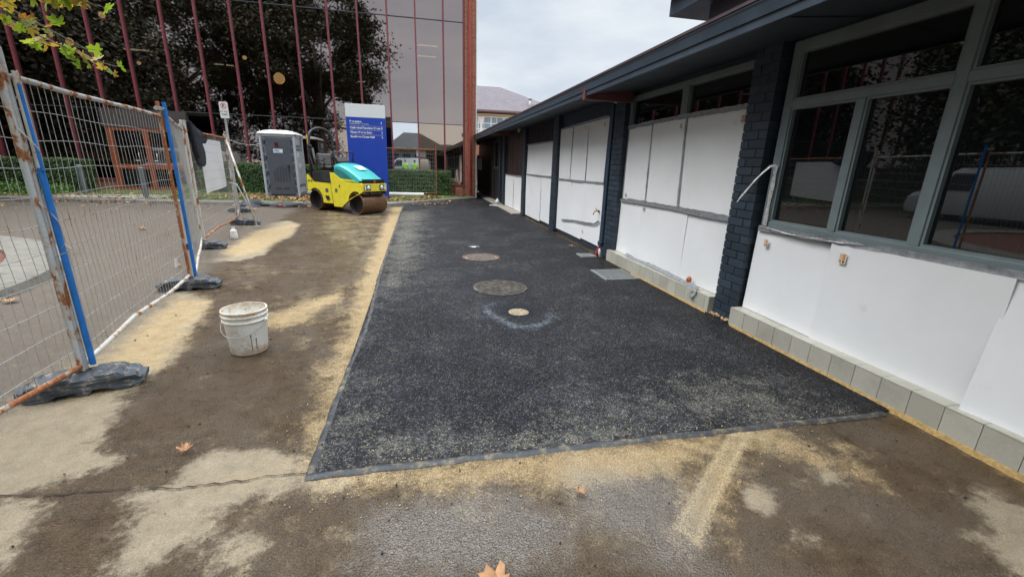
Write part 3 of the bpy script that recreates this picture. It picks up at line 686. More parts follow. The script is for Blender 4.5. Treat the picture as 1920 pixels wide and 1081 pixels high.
edge = MB(); edge.box(2.505, 2.56, Y0, Y1, 2.832, 2.8445); o = edge.build('roof_edge', plain('edge_paint', (.10, .06, .07), .45), roof)
fa = MB(); fa.box(2.555, 2.585, Y0, Y1, 2.655, 2.719); o = fa.build('fascia', M['fascia'], roof)
sf = MB(); sf.add([(2.585, Y0, 2.69), (3.44, Y0, 2.765), (3.44, Y1, 2.765), (2.585, Y1, 2.69), (2.585, Y0, 2.70), (3.44, Y0, 2.775), (3.44, Y1, 2.775), (2.585, Y1, 2.70)],
       [(0,1,2,3), (4,7,6,5), (0,4,5,1), (2,6,7,3), (0,3,7,4), (1,5,6,2)])
# cover strips on the soffit
for y in np.arange(-9, 25, 1.72): sf.add([(2.59, y, 2.683), (3.40, y, 2.755), (3.40, y+.04, 2.755), (2.59, y+.04, 2.683)], [(0,1,2,3)])
o = sf.build('soffit', M['soffit'], roof)
for y in (-10.3, -3.2, 6.70, 15.45, 24.2):
    rb_ = MB(); rb_.box(2.53, 3.34, y, y+.10, 2.60, 2.78); P3(rb_, 'rafter', M['redbrown'] if y > 0 else M['slate'], bevel=.004)
ends = MB(); ends.add([(2.56, Y0+.01, 2.66), (9.3, Y0+.01, 2.66), (9.3, Y0+.01, 3.9), (2.56, Y0+.01, 2.84)], [(0,1,2,3)]); ends.add([(3.44, Y1-.01, 0), (9.3, Y1-.01, 0), (9.3, Y1-.01, 3.9), (3.44, Y1-.01, 2.9)], [(0,1,2,3)])
P3(ends, 'end_wall', M['slate'])
# bulkhead lamps under the eaves
for y in (6.93, 14.0):
    lm = MB(); mt_ = Matrix.Rotation(R(-72), 3, 'Y')
    lm.lathe([(0, .05), (.045, .045), (.07, .03), (.078, 0), (.07, -.02), (0, -.03)], (3.17, y, 2.68), 20, mt_); lm.tube([(3.19, y, 2.69), (3.29, y, 2.70)], .018, 8)
    P3(lm, 'eave_lamp', M['white_paint'] if y < 8 else M['cream'], smooth=True)
# upper storey set back
us = MB(); us.box(5.5, 11, -12, 8.25, 3.3, 4.62); P3(us, 'upper_wall', plain('upper_brick', (.05, .042, .05), .8, 0, .3, 30, .3))
ur = MB(); ur.box(5.15, 11.4, -12, 9.1, 4.62, 4.66); ur.box(5.15, 5.19, -12, 9.1, 4.661, 4.92); ur.box(5.19, 11.4, 9.06, 9.1, 4.661, 4.92)
ur.add([(5.0, -12, 4.92), (8.2, -12, 6.0), (8.2, 9.15, 6.0), (5.0, 9.15, 4.92)], [(0,1,2,3)]); ur.add([(5.19, 9.09, 4.92), (8.2, 9.09, 6.0), (11.3, 9.09, 4.92)], [(0,1,2)]); ur.add([(8.2, -12, 6.0), (11.4, -12, 4.92), (11.4, 9.15, 4.92), (8.2, 9.15, 6.0)], [(0,1,2,3)])
P3(ur, 'upper_roof', M['slate'])

# ---- white protective sheets: one thing each
sheets_group = 'white plastic protection sheets taped over the windows'
def wavy_sheet(y0, y1, z0, z1, x, amp=.004, tilt=0, curl=0, seed=1):
    mb = MB(); ny, nz = 12, 12; rnd = random.Random(seed); p1, p2 = rnd.uniform(0, 6), rnd.uniform(0, 6)
    V = []
    for side in (0, .004):
        for i in range(ny+1):
            for j in range(nz+1):
                u, v_ = i/ny, j/nz
                xx = x+amp*math.sin(u*3.3+p1)*math.cos(v_*2.7+p2)+tilt*(v_-.5)+side-curl*(abs(2*u-1)**6)*(1-v_)
                V.append((xx, y0+(y1-y0)*u, z0+(z1-z0)*v_))
    F = []; K = (ny+1)*(nz+1); I = lambda i, j: i*(nz+1)+j
    for i in range(ny):
        for j in range(nz):
            F.append((I(i, j), I(i+1, j), I(i+1, j+1), I(i, j+1))); F.append((K+I(i, j), K+I(i, j+1), K+I(i+1, j+1), K+I(i+1, j)))
    for i in range(ny):
        for j_ in (0, nz): F.append((I(i, j_), I(i+1, j_), K+I(i+1, j_), K+I(i, j_)))
    for j in range(nz):
        for i_ in (0, ny): F.append((I(i_, j), I(i_, j+1), K+I(i_, j+1), K+I(i_, j)))
    mb.add(V, F); return mb
M['sticker'] = plain('sticker_white', (.74, .70, .64), .5, 0, .05)
M['sticker_orange'] = plain('sticker_orange', (.70, .28, .07), .5, 0, .15)
M['sticker_brown'] = plain('sticker_brown', (.16, .09, .05), .5, 0, .15)
SH = [ # y0,y1,z0,z1,x,label, sticker (y,z, size)
 (2.86, 3.72, .21, 1.045, 3.372, 'white sheet low under the small two-light window, touching the near brick pillar', (3.56, .93, .11)),
 (1.70, 2.875, .205, 1.055, 3.360, 'widest white sheet under the big near window, overlapping the sheet by the pillar', (2.74, .95, .13)),
 (.50, 1.72, .205, 1.05, 3.352, 'white sheet at the right edge of the photo, curling up off the cream tiles', None),
 (6.10, 6.86, .21, 1.095, 3.378, 'narrow white lower sheet above the tiled plinth, beside the far pillar with downpipe', None),
 (4.92, 6.13, .21, 1.095, 3.371, 'middle lower sheet of the bay beyond the near pillar, with torn tape at its foot', (6.04, 1.02, .09)),
 (4.11, 4.94, .21, 1.095, 3.378, 'lower sheet tucked against the far side of the near brick pillar', None),
 (6.05, 6.80, 1.11, 2.225, 3.380, 'narrow upper sheet above the long tape, next to the pillar with the downpipe', (6.70, 1.18, .09)),
 (5.22, 6.04, 1.11, 2.245, 3.374, 'middle upper sheet of the bay beyond the near pillar, between two grey tape strips', (5.32, 2.15, .10)),
 (4.10, 5.215, 1.11, 2.25, 3.376, 'broad upper sheet with a brown and white sticker by the near brick pillar', (4.20, 2.14, .12)),
 (8.62, 10.34, .10, 1.30, 3.378, 'large lower sheet below the three panel sheets in the bay with the brass tap', (9.35, 1.23, .08)),
 (7.62, 8.64, .13, 1.31, 3.372, 'lower sheet behind the brass tap, crossed by a sagging grey tape', (8.50, .30, .09)),
 (9.50, 10.34, 1.31, 2.44, 3.372, 'farthest upper sheet of the tall bay with the brass tap', None),
 (8.56, 9.48, 1.31, 2.46, 3.376, 'middle upper sheet of the tall bay with the brass tap', (8.75, 2.38, .09)),
 (7.62, 8.54, 1.31, 2.48, 3.372, 'upper sheet right beside the downpipe in the tall bay', (7.78, 2.36, .10)),
 (10.84, 11.9, .10, 1.31, 3.378, 'near lower sheet under the dark timber battens', None),
 (11.9, 13.66, .06, 1.32, 3.374, 'far lower sheet under the dark timber battens', None),
 (10.84, 13.64, 1.33, 2.2, 3.376, 'single wide upper sheet right below the dark timber battens', None),
 (14.16, 15.56, .06, 1.235, 3.378, 'near sheet of the farthest boarded pair, under the brown boards', None),
 (15.56, 17.1, .06, 1.235, 3.372, 'farthest white sheet of all, under the brown boards near the alley end', None)]
for i, (a_, b_, c_, d_, x_, lab, st_) in enumerate(SH):
    near = a_ < 3.2
    o = wavy_sheet(a_, b_, c_, d_, x_-(.010 if i == 1 else .022 if i == 2 else 0), .007 if near else .0055, (.03, -.012, .05)[i] if i < 3 else rng.uniform(-.012, .012), .018 if i == 2 else .004, i+3).build('white_sheet', M['sheet'], smooth=True, autos=40)
    tag(o, lab, 'protective sheet', sheets_group)
    if st_:
        y_, z_, s_ = st_; s_ *= .55; sk = MB(); xx = x_-(.0135 if i else .022)-(.011 if i == 1 else 0)
        sk.box(xx, xx+.002, y_-s_*.42, y_+s_*.42, z_-s_*.6, z_+s_*.6, 0)
        sk.box(xx-.001, xx-.0003, y_-s_*.30, y_+s_*.02, z_-s_*.15, z_+s_*.52, 1); sk.box(xx-.001, xx-.0003, y_+s_*.08, y_+s_*.34, z_-s_*.5, z_-s_*.12, 1)
        sk.box(xx-.001, xx-.0003, y_-s_*.32, y_-s_*.05, z_-s_*.5, z_-s_*.22, 2)
        for q in range(3): sk.box(xx-.001, xx-.0003, y_+s_*.12, y_+s_*.32, z_+s_*(.05+q*.17), z_+s_*(.10+q*.17), 2)
        sk.build('sticker', [M['sticker'], M['sticker_orange'], M['sticker_brown']], o)

# ---- tape strips
tape_group = 'grey tape strips holding the white sheets'
def ribbon(pts, w_, mat, name='tape_strip', jit=.006, seed=1, normal=(-1, 0, 0)):
    rnd = random.Random(seed); pts = [Vector(p) for p in pts]; P_ = []
    for a_, b_ in zip(pts, pts[1:]):
        k = max(2, int((b_-a_).length/.06))
        for q in range(k): P_.append(a_.lerp(b_, q/k))
    P_.append(pts[-1]); V = []; nn = Vector(normal)
    for i, p in enumerate(P_):
        d = (P_[min(i+1, len(P_)-1)]-P_[max(0, i-1)]).normalized(); s_ = nn.cross(d).normalized()
        wj = w_*.5*(1+rnd.uniform(-.25, .2)); tw = rnd.uniform(-1, 1)*jit
        for k, u in enumerate((-1, -.35, .3, 1)):
            V.append(p+s_*wj*u+nn*(rnd.uniform(0, jit)*(1 if k in (0, 3) else .6)+tw*u*.3+.002))
        for k, u in enumerate((-1, -.35, .3, 1)): V.append(V[-4]-nn*.0008)
    F = []
    for i in range(len(P_)-1):
        for k in range(3): F.append((i*8+k, i*8+k+1, i*8+8+k+1, i*8+8+k))
    mb = MB(); mb.add(V, F); return mb.build(name, mat, smooth=True, autos=50)
TP = [([(3.362, 4.10, 2.255), (3.362, 5.2, 2.262), (3.362, 6.0, 2.255), (3.362, 6.83, 2.235)], .055, 'grey tape across the top of the upper sheets beyond the near pillar'),
 ([(3.360, 5.22, 2.27), (3.362, 5.16, 1.10)], .030, 'vertical grey tape left of the broad sheet with the brown sticker'),
 ([(3.364, 6.05, 2.23), (3.364, 6.03, 1.10)], .028, 'vertical grey tape between the narrowest and the middle upper sheet'),
 ([(3.358, 4.10, 1.10), (3.356, 5.1, 1.105), (3.356, 6.1, 1.105), (3.360, 6.84, 1.08)], .060, 'long grey tape along the seam of upper and lower sheets beyond the near pillar'),
 ([(3.352, 4.10, 1.075), (3.350, 4.6, 1.07), (3.352, 5.4, 1.09), (3.352, 6.2, 1.085)], .022, 'wrinkled second tape layered over the long seam tape'),
 ([(3.362, 7.62, 1.32), (3.362, 9.0, 1.305), (3.364, 10.34, 1.305)], .045, 'seam tape across the tall bay with the brass tap'),
 ([(3.362, 7.62, 2.485), (3.364, 10.34, 2.45)], .045, 'top tape of the tall bay with the brass tap'),
 ([(3.362, 8.55, 2.40), (3.364, 8.55, 1.34)], .030, 'vertical tape nearer the downpipe in the tall bay'),
 ([(3.364, 9.49, 2.35), (3.364, 9.49, 1.34)], .030, 'vertical tape farther from the downpipe in the tall bay'),
 ([(3.352, 7.64, .62), (3.350, 7.85, .53), (3.354, 8.3, .49), (3.358, 9.0, .45), (3.362, 9.9, .36)], .045, 'sagging grey tape below the brass tap'),
 ([(3.364, 10.84, 1.325), (3.364, 13.64, 1.33)], .045, 'seam tape on the sheets under the dark battens'),
 ([(3.364, 10.84, 2.205), (3.364, 13.64, 2.215)], .04, 'top tape on the single wide sheet below the battens'),
 ([(3.364, 11.9, 1.27), (3.366, 11.87, .14)], .022, 'vertical tape down the lower sheets under the dark battens'),
 ([(3.364, 14.16, 1.245), (3.364, 17.1, 1.245)], .035, 'top tape on the farthest boarded pair of sheets'),
 ([(3.364, 15.56, 1.06), (3.364, 15.56, .10)], .03, 'short vertical tape between the farthest pair of sheets'),
 ([(3.352, .6, 1.075), (3.352, 2.3, 1.078), (3.356, 3.0, 1.072), (3.362, 3.70, 1.06)], .050, 'grey tape along the sill of the big near window')]
for i, (p_, w_, lab) in enumerate(TP):
    tag(ribbon(p_, w_, M['tape'], seed=i, jit=.008 if w_ > .03 else .004), lab, 'tape', tape_group)
tag(ribbon([(3.345, 2.6, 1.083), (3.345, 3.1, 1.062), (3.348, 3.35, 1.064), (3.352, 3.68, 1.085)], .016, M['foil'], 'tape_strip', seed=31, jit=.01), 'bright twisted tape end lying over the sill tape near the pillar', 'tape', tape_group)
tag(ribbon([(3.35, 6.45, .222), (3.30, 6.1, .222), (3.33, 5.5, .226), (3.30, 5.0, .225), (3.28, 4.6, .226), (3.27, 4.35, .222)], .06, M['tape'], 'tape_strip', jit=.012, seed=41, normal=(-.5, 0, .87)), 'loose torn grey tape lying on the tiled plinth', 'tape', tape_group)
tag(ribbon([(3.27, 4.38, .225), (3.225, 4.34, .20), (3.215, 4.40, .14), (3.222, 4.43, .11)], .05, M['foil'], 'tape_strip', jit=.02, seed=42), 'crumpled silver tape end hanging over the cream tiles', 'tape', tape_group)
# peeled silver tape at the corner of the near window
tag(ribbon([(3.378, 3.645, 1.09), (3.378, 3.645, 1.30), (3.376, 3.64, 1.50), (3.372, 3.64, 1.67)], .05, M['foil'], 'tape_strip', jit=.006, seed=51), 'shiny tape still stuck to the left jamb of the near window', 'tape', tape_group)
tag(ribbon([(3.372, 3.64, 1.67), (3.34, 3.68, 1.66), (3.27, 3.76, 1.52), (3.22, 3.85, 1.36), (3.21, 3.88, 1.30)], .020, M['foil'], 'tape_strip', jit=.008, seed=52), 'peeled silver tape end dangling in front of the near brick pillar', 'tape', tape_group)

# service path strip and plank along the far wall
pb = MB(); pb.box(3.02, 3.43, 14.1, 25, -.02, .045); tag(pb.build('path', M['concrete'], bevel=.01), kind='structure')
pl = MB(); mt_ = Matrix.Rotation(R(-40), 3, 'Z'); pl.obox((2.93, 16.9, .045), (.46, .10, .03), mt_); tag(pl.build('plank', M['white_paint']), 'short pale plank lying on the asphalt by the farthest sheets', 'plank')
bg_ = MB(); bg_.lathe([(0, .02), (.07, .022), (.10, .08), (.07, .16), (.03, .2), (.02, .24), (0, .24)], (3.12, 17.45, .045), 14)
tag(bg_.build('plastic_bag', M['white_paint'], smooth=True), 'small white plastic bag at the foot of the far wall', 'bag')
# red rag and bottle cap things by the downpipe
rg_ = MB(); rg_.lathe([(0, .0), (.035, .005), (.045, .06), (.03, .13), (.012, .19), (0, .2)], (3.22, 7.30, .02), 12, Matrix.Rotation(R(12), 3, 'X'))
tag(rg_.build('rag', plain('red_rag', (.42, .03, .04), .8, 0, .3, 30), smooth=True), 'small bright red rag at the foot of the downpipe', 'rag')
cp = MB(); cp.lathe([(0, 0), (.022, .0), (.024, .12), (.01, .16), (0, .16)], (3.21, 7.16, .02), 12, Matrix.Rotation(R(-14), 3, 'X'))
tag(cp.build('paper_roll', M['white_paint'], smooth=True), 'little white paper roll leaning beside the red rag', 'paper')
lf = MB(); lf.lathe([(0, 0), (.03, .01), (.035, .05), (.02, .08), (0, .085)], (3.31, 4.62, .228), 9)
tag(lf.build('crumpled_paper', plain('orange_paper', (.45, .16, .07), .8, 0, .4, 40), smooth=False), 'crumpled orange and brown wrapper on the tiled plinth', 'litter')

# alley gate far behind
ag = empty('alley_gate', (2.9, 25.5, 0), 'dark maroon boarded gate closing the alley between the two buildings', 'gate')
s_ = MB()
for i in range(8): s_.box(-.55+i*.14, -.55+i*.14+.12, 0, .03, .08, 2.1)
s_.build('board_panel', M['redbrown'], ag); s_ = MB(); s_.box(-.56, .56, .035, .07, .3, .4); s_.box(-.56, .56, .035, .07, 1.7, 1.8); s_.build('rail', M['darkbrown'], ag)
# ============================================================ GLASS AND BRICK OFFICE (left, far)
of = empty('glass_office_building', (-10, GY, 0), 'tall office of mirror glass with maroon mullions and a red brick corner pier', 'building')
def PO(mb, name, mat, par=None, **k):
    o = mb.build(name, mat, None, **k)
    if par is None: o.parent = of; o.matrix_parent_inverse = Matrix.Translation((10, -GY, 0))
    else: o.parent = par
    return o
def brick_tex(name, ax, c1, c2, mortar):
    m, n, l, b = newmat(name); pv = posvec(n); s = n.new('ShaderNodeSeparateXYZ'); l.new(pv, s.inputs[0])
    cb_ = n.new('ShaderNodeCombineXYZ'); l.new(s.outputs[ax], cb_.inputs[0]); l.new(s.outputs[2], cb_.inputs[1])
    bt = n.new('ShaderNodeTexBrick'); l.new(cb_.outputs[0], bt.inputs['Vector']); bt.inputs['Scale'].default_value = 1
    bt.inputs['Brick Width'].default_value = .24; bt.inputs['Row Height'].default_value = .086; bt.inputs['Mortar Size'].default_value = .008
    bt.inputs['Color1'].default_value = (*c1, 1); bt.inputs['Color2'].default_value = (*c2, 1); bt.inputs['Mortar'].default_value = (*mortar, 1); bt.inputs['Bias'].default_value = -.1
    t = noise(n, l, 12, 5, .7, pv)
    l.new(mixc(n, l, .5, bt.outputs[0], ramp(n, l, t.outputs[0], [(.3, (.6,)*3), (.7, (1.35,)*3)]).outputs[0], 'MULTIPLY'), b.inputs['Base Color'])
    setb(b, Roughness=.85); bump(n, l, b, bt.outputs['Fac'], -.5, .008); return m
M['redbrick'] = brick_tex('red_brick', 0, (.36, .115, .055), (.24, .075, .045), (.34, .25, .18))
M['redbrick_y'] = brick_tex('red_brick_side', 1, (.36, .115, .055), (.24, .075, .045), (.34, .25, .18))
def mirror(name, tint, transp=.25, gl=.02):
    m = bpy.data.materials.new(name); m.use_nodes = True; n = m.node_tree.nodes; l = m.node_tree.links; n.clear()
    o = n.new('ShaderNodeOutputMaterial'); g_ = n.new('ShaderNodeBsdfGlossy'); g_.inputs['Roughness'].default_value = gl
    g_.inputs['Color'].default_value = (*tint, 1); t = n.new('ShaderNodeBsdfTransparent'); t.inputs[0].default_value = (.30, .27, .25, 1)
    mx_ = n.new('ShaderNodeMixShader'); mx_.inputs[0].default_value = 1-transp; l.new(t.outputs[0], mx_.inputs[1]); l.new(g_.outputs[0], mx_.inputs[2])
    pv = n.new('ShaderNodeNewGeometry'); tn = noise(n, l, .55, 2, .5, pv.outputs['Position']); bn = n.new('ShaderNodeBump'); bn.inputs['Strength'].default_value = .035; bn.inputs['Distance'].default_value = .05
    l.new(tn.outputs[0], bn.inputs['Height']); l.new(bn.outputs[0], g_.inputs['Normal']); l.new(mx_.outputs[0], o.inputs['Surface']); return m
M['mir_up'] = mirror('tinted_mirror_glass', (.46, .39, .375)); M['mir_low'] = mirror('bronze_mirror_glass', (.56, .46, .38), .2); M['mir_clear'] = mirror('clear_mirror_glass', (.80, .84, .90), .05, .004)
XM = [1.216, .05, -1.10, -2.28, -3.44, -4.64, -5.87, -7.0, -8.22, -9.4, -10.69, -11.87, -13.09, -14.36]
while XM[-1] > -44: XM.append(XM[-1]-1.2)
rows = [(.64, 3.286), (3.286, 7.42), (7.42, 11.6)]
edges = [2.06]+XM
rnd = random.Random(12)
for i, (xr, xl) in enumerate(zip(edges, edges[1:])):
    for j, (za, zb) in enumerate(rows):
        if j == 0 and -11.9 < xl < -9.0: continue
        if xr < -20 and j == 2: continue
        mb = MB(); t = .012; a_, b_ = rnd.uniform(-.003, .003), rnd.uniform(-.003, .003)
        if i < 2 and j < 2: a_ *= .3; b_ *= .3
        y = GY+.03; w2, h2 = (xr-xl)/2, (zb-za)/2
        f_ = lambda sx_, sz_, d: y+d+a_*sx_*w2+b_*sz_*h2
        V = [(xl, f_(-1, -1, 0), za), (xr, f_(1, -1, 0), za), (xr, f_(1, 1, 0), zb), (xl, f_(-1, 1, 0), zb)]
        mb.add(V, [(0, 1, 2, 3)])
        mt = 'mir_clear' if (i == 2 and j == 0) else ('mir_low' if (j == 0 and i < 5) else 'mir_up')
        PO(mb, 'window_pane', M[mt], fixn=False)
for x in XM:
    mb = MB(); z0 = .64
    mb.box(x-.032, x+.032, GY-.06, GY+.06, z0, 12); PO(mb, 'mullion', M['maroon'], bevel=.004)
mb = MB(); mb.box(2.06, 2.14, GY-.06, GY+.06, .64, 12); PO(mb, 'window_jamb', M['maroon'])
for z in (3.286, 7.42):
    mb = MB(); mb.box(-44, 2.06, GY-.008, GY+.028, z-.012, z+.012); PO(mb, 'transom', M['frame_dark'])
mb = MB(); mb.box(-44, -11.95, GY-.02, GY+.25, -.05, .635); mb.box(-9.0, 2.139, GY-.02, GY+.25, -.05, .635); mb.box(-44, -11.95, GY-.07, GY+.1, .57, .638, 1); mb.box(-9.0, 2.13, GY-.07, GY+.1, .57, .638, 1)
PO(mb, 'sill_wall', [M['redbrick'], M['maroon']])
mb = MB(); mb.box(2.141, 2.62, GY-.14, GY+.3, -.05, 12); PO(mb, 'corner_pier', M['redbrick'])
mb = MB(); mb.tube([(2.34, GY-.22, .1), (2.34, GY-.22, 12)], .065, 12)
for z in (1.2, 3.2, 5.2, 7.2): mb.box(2.25, 2.43, GY-.20, GY-.142, z, z+.04)
PO(mb, 'downpipe', plain('red_downpipe', (.32, .055, .04), .45, 0, .15, 5), smooth=True, autos=40)
mb = MB(); mb.box(2.621, 2.66, GY-.15, GY+.02, .05, 12); PO(mb, 'corner_trim', M['white_paint'])
mb = MB(); mb.box(2.40, 2.60, GY+.3, 34, -.05, 12); PO(mb, 'side_wall', M['redbrick_y'])
mb = MB(); mb.box(-44, 2.6, 34, 34.3, 0, 12); mb.box(-44.2, -44, GY, 34.3, 0, 12); mb.box(-44, 2.62, GY-.1, 34.3, 12, 12.4)
PO(mb, 'rear_wall', M['redbrick'])
dk = plain('office_interior', (.10, .09, .08), .9, 0, .1, 1)
mb = MB(); mb.box(-43.9, 2.39, GY+.5, 33.9, 3.2, 3.35); mb.box(-43.9, 2.39, GY+.5, 33.9, 7.35, 7.5); mb.box(-43.9, 2.39, GY+.3, 33.9, .0, .2); mb.box(-43.9, 2.38, 29, 29.2, .2, 11.9)
PO(mb, 'interior_floors', dk)
sc_ = 23/20.3
def lampx(x0, x1, z, y=23): 
    k = y/20.3; z = 1.6+(z-1.6)*k; m_ = MB(); m_.box(x0*k, x1*k, y-.04, y+.04, z-.022, z+.022)
    PO(m_, 'tube_light', M['tube_lamp'])
for q in ((-10.59, -9.78, 5.34), (-7.63, -7.32, 5.04), (-7.22, -6.98, 5.03), (.12, .94, 6.31), (.11, .88, 5.90), (-2.36, -2.12, 4.75), (-3.2, -2.7, 7.0)): lampx(*q)
for x, z, r_ in ((-5.37, 4.68, .20), (-6.54, 5.35, .07), (-12.27, 5.45, .12), (-11.08, 6.41, .10), (-10.2, 4.9, .06), (-13.4, 3.9, .07)):
    k = 23/20.3; m_ = MB(); m_.disc((x*k, 23, 1.6+(z-1.6)*k), r_*k, 28, Matrix.Rotation(R(90), 3, 'X')); m_.lathe([(r_*k*1.02, 0), (r_*k*1.02, .05), (0, .12)], (x*k, 23.005, 1.6+(z-1.6)*k), 24, Matrix.Rotation(R(-90), 3, 'X'))
    PO(m_, 'round_light', M['warm_lamp'])
# doors with orange-brown frame
dm = MB(); yd = GY-.12; x0, x1 = -11.93, -9.35
for x in (x0, -10.72, x1): dm.box(x, x+.17, yd, yd+.12, .16, 2.60)
dm.box(x0+.17, -10.72, yd+.01, yd+.11, 2.48, 2.60); dm.box(-10.55, x1, yd+.01, yd+.11, 2.48, 2.60)
for a_, b_ in ((x0+.17, -10.72), (-10.55, x1)):
    dm.box(a_, b_, yd+.02, yd+.1, 1.02, 1.20); dm.box(a_, b_, yd+.02, yd+.1, .16, .30)
dr = PO(dm, 'entrance_door', M['orange_frame'], bevel=.006)
for a_, b_ in ((x0+.17, -10.72), (-10.55, x1)):
    for c_, d_ in ((.30, 1.02), (1.20, 2.48)):
        m_ = MB(); m_.quad((a_, yd+.07, c_), (b_, yd+.07, c_), (b_, yd+.07, d_), (a_, yd+.07, d_)); o = m_.build('door_glass', M['mir_up'] if c_ > 1 else M['winglass'], dr, fixn=False)
hd = MB()
for q in (-10.95, -10.32): hd.tube([(q, yd-.0, 1.05), (q, yd-.07, 1.08), (q, yd-.07, 1.62), (q, yd-.0, 1.65)], .016, 8); hd.tube([(q, yd-.07, 1.35), (q-.2, yd-.07, 1.35)], .014, 8)
hd.build('door_handle', M['chrome'], dr, smooth=True)
mb = MB(); mb.box(x0-.1, x1+.27, yd-.02, GY+.1, 2.605, 3.26); PO(mb, 'door_header', plain('header_panel', (.10, .085, .08), .3, .2, .1))

# ============================================================ HOUSE BEHIND
hb = empty('rendered_house', (8, 45, 0), 'pale two storey house with a purple grey tiled roof seen beyond the alley', 'house')
def PH(mb, name, mat, par=None, **k):
    o = mb.build(name, mat, None, **k)
    if par is None: o.parent = hb; o.matrix_parent_inverse = Matrix.Translation((-8, -45, 0))
    else: o.parent = par
    return o
mb = MB(); mb.box(1, 15, 45, 57, 0, 6.45)
PH(mb, 'wall', plain('cream_render', (.56, .43, .27), .8, 0, .08, 2))
m, n, l, b = newmat('grey_tiles'); pv = posvec(n); bt = n.new('ShaderNodeTexBrick'); l.new(pv, bt.inputs['Vector']); bt.inputs['Scale'].default_value = 1
bt.inputs['Brick Width'].default_value = .30; bt.inputs['Row Height'].default_value = .33; bt.inputs['Mortar Size'].default_value = .035
bt.inputs['Color1'].default_value = (.185, .16, .175, 1); bt.inputs['Color2'].default_value = (.14, .12, .135, 1); bt.inputs['Mortar'].default_value = (.075, .065, .07, 1)
l.new(bt.outputs[0], b.inputs['Base Color']); setb(b, Roughness=.75)
mb = MB(); e = .6; z0, z1 = 6.75, 8.95
V = [(1-e, 45-e, z0), (15+e, 45-e, z0), (15+e, 57+e, z0), (1-e, 57+e, z0), (4.5, 51, 9.9), (9.2, 51, 9.9)]
mb.add(V, [(0, 1, 5, 4), (1, 2, 5), (2, 3, 4, 5), (3, 0, 4)])
rfh = PH(mb, 'roof', m)
mb = MB(); mb.box(1-e, 15+e, 45-e, 45-e+.1, 6.6, 6.75); mb.box(1-e, 15+e, 44.6, 45, 6.55, 6.6); mb.box(15+e-.1, 15+e, 45-e+.1, 57, 6.6, 6.75)
mb.build('eave_gutter', plain('eave_gutter_paint', (.20, .12, .13), .5, 0, .1), rfh)
wf = MB(); wx = [4.6, 5.9, 7.2, 8.5, 9.8]
for x in wx: wf.box(x, x+.10, 44.92, 45.02, 4.4, 6.2)
for z in (4.4, 4.95, 5.5, 6.1): wf.box(4.71, 9.79, 44.93, 45.01, z, z+.08)
for x in wx[:-1]: wf.box(x+.6, x+.65, 44.935, 45.005, 4.49, 6.09)
win = PH(wf, 'window', M['white_paint'])
g_ = MB(); g_.box(4.7, 9.8, 44.96, 44.99, 4.4, 6.1); g_.build('pane', plain('house_glass', (.20, .28, .34), .15, 0, .25, 1.2), win)
g_ = MB(); g_.add([(5.9, 44.90, 6.1), (6.6, 44.90, 6.1), (6.45, 44.90, 5.6), (6.35, 44.90, 5.3), (6.5, 44.9, 4.5), (6.0, 44.9, 4.5), (6.15, 44.9, 5.3)], [(0, 1, 2, 3, 4, 5, 6)]); g_.build('curtain', M['white_paint'], win)
mb = MB(); mb.box(1.0, 15.02, 44.97, 45.0, 0, 4.2); PH(mb, 'lower_brick', M['redbrick'])
ch = MB(); ch.tube([(11.5, 46.2, 7.0), (11.5, 46.2, 8.15)], .12, 10); ch.tube([(11.5, 46.2, 8.15), (11.5, 46.2, 8.3)], .2, 10); ch.build('flue', M['galv'], rfh, smooth=True)

# grey service box on the office side wall
sb = empty('service_box', (2.86, 21.5, 1.6), 'light grey electrical service box on the wall at the alley entrance', 'service box')
mb = MB(); mb.box(-.20, .18, 0, .28, -.26, .27); mb.build('box_body', M['galv'], sb, bevel=.01)
mb = MB(); mb.box(-.17, .15, -.012, -.001, -.23, .24); mb.build('box_door', plain('box_grey', (.36, .38, .38), .5, 0, .05), sb, bevel=.004)
mb = MB(); mb.tube([(-.02, .15, -.26), (-.02, .15, -1.55)], .02, 8); mb.box(-.27, -.2, .1, .2, -.2, .2); mb.build('conduit', M['galv'], sb)

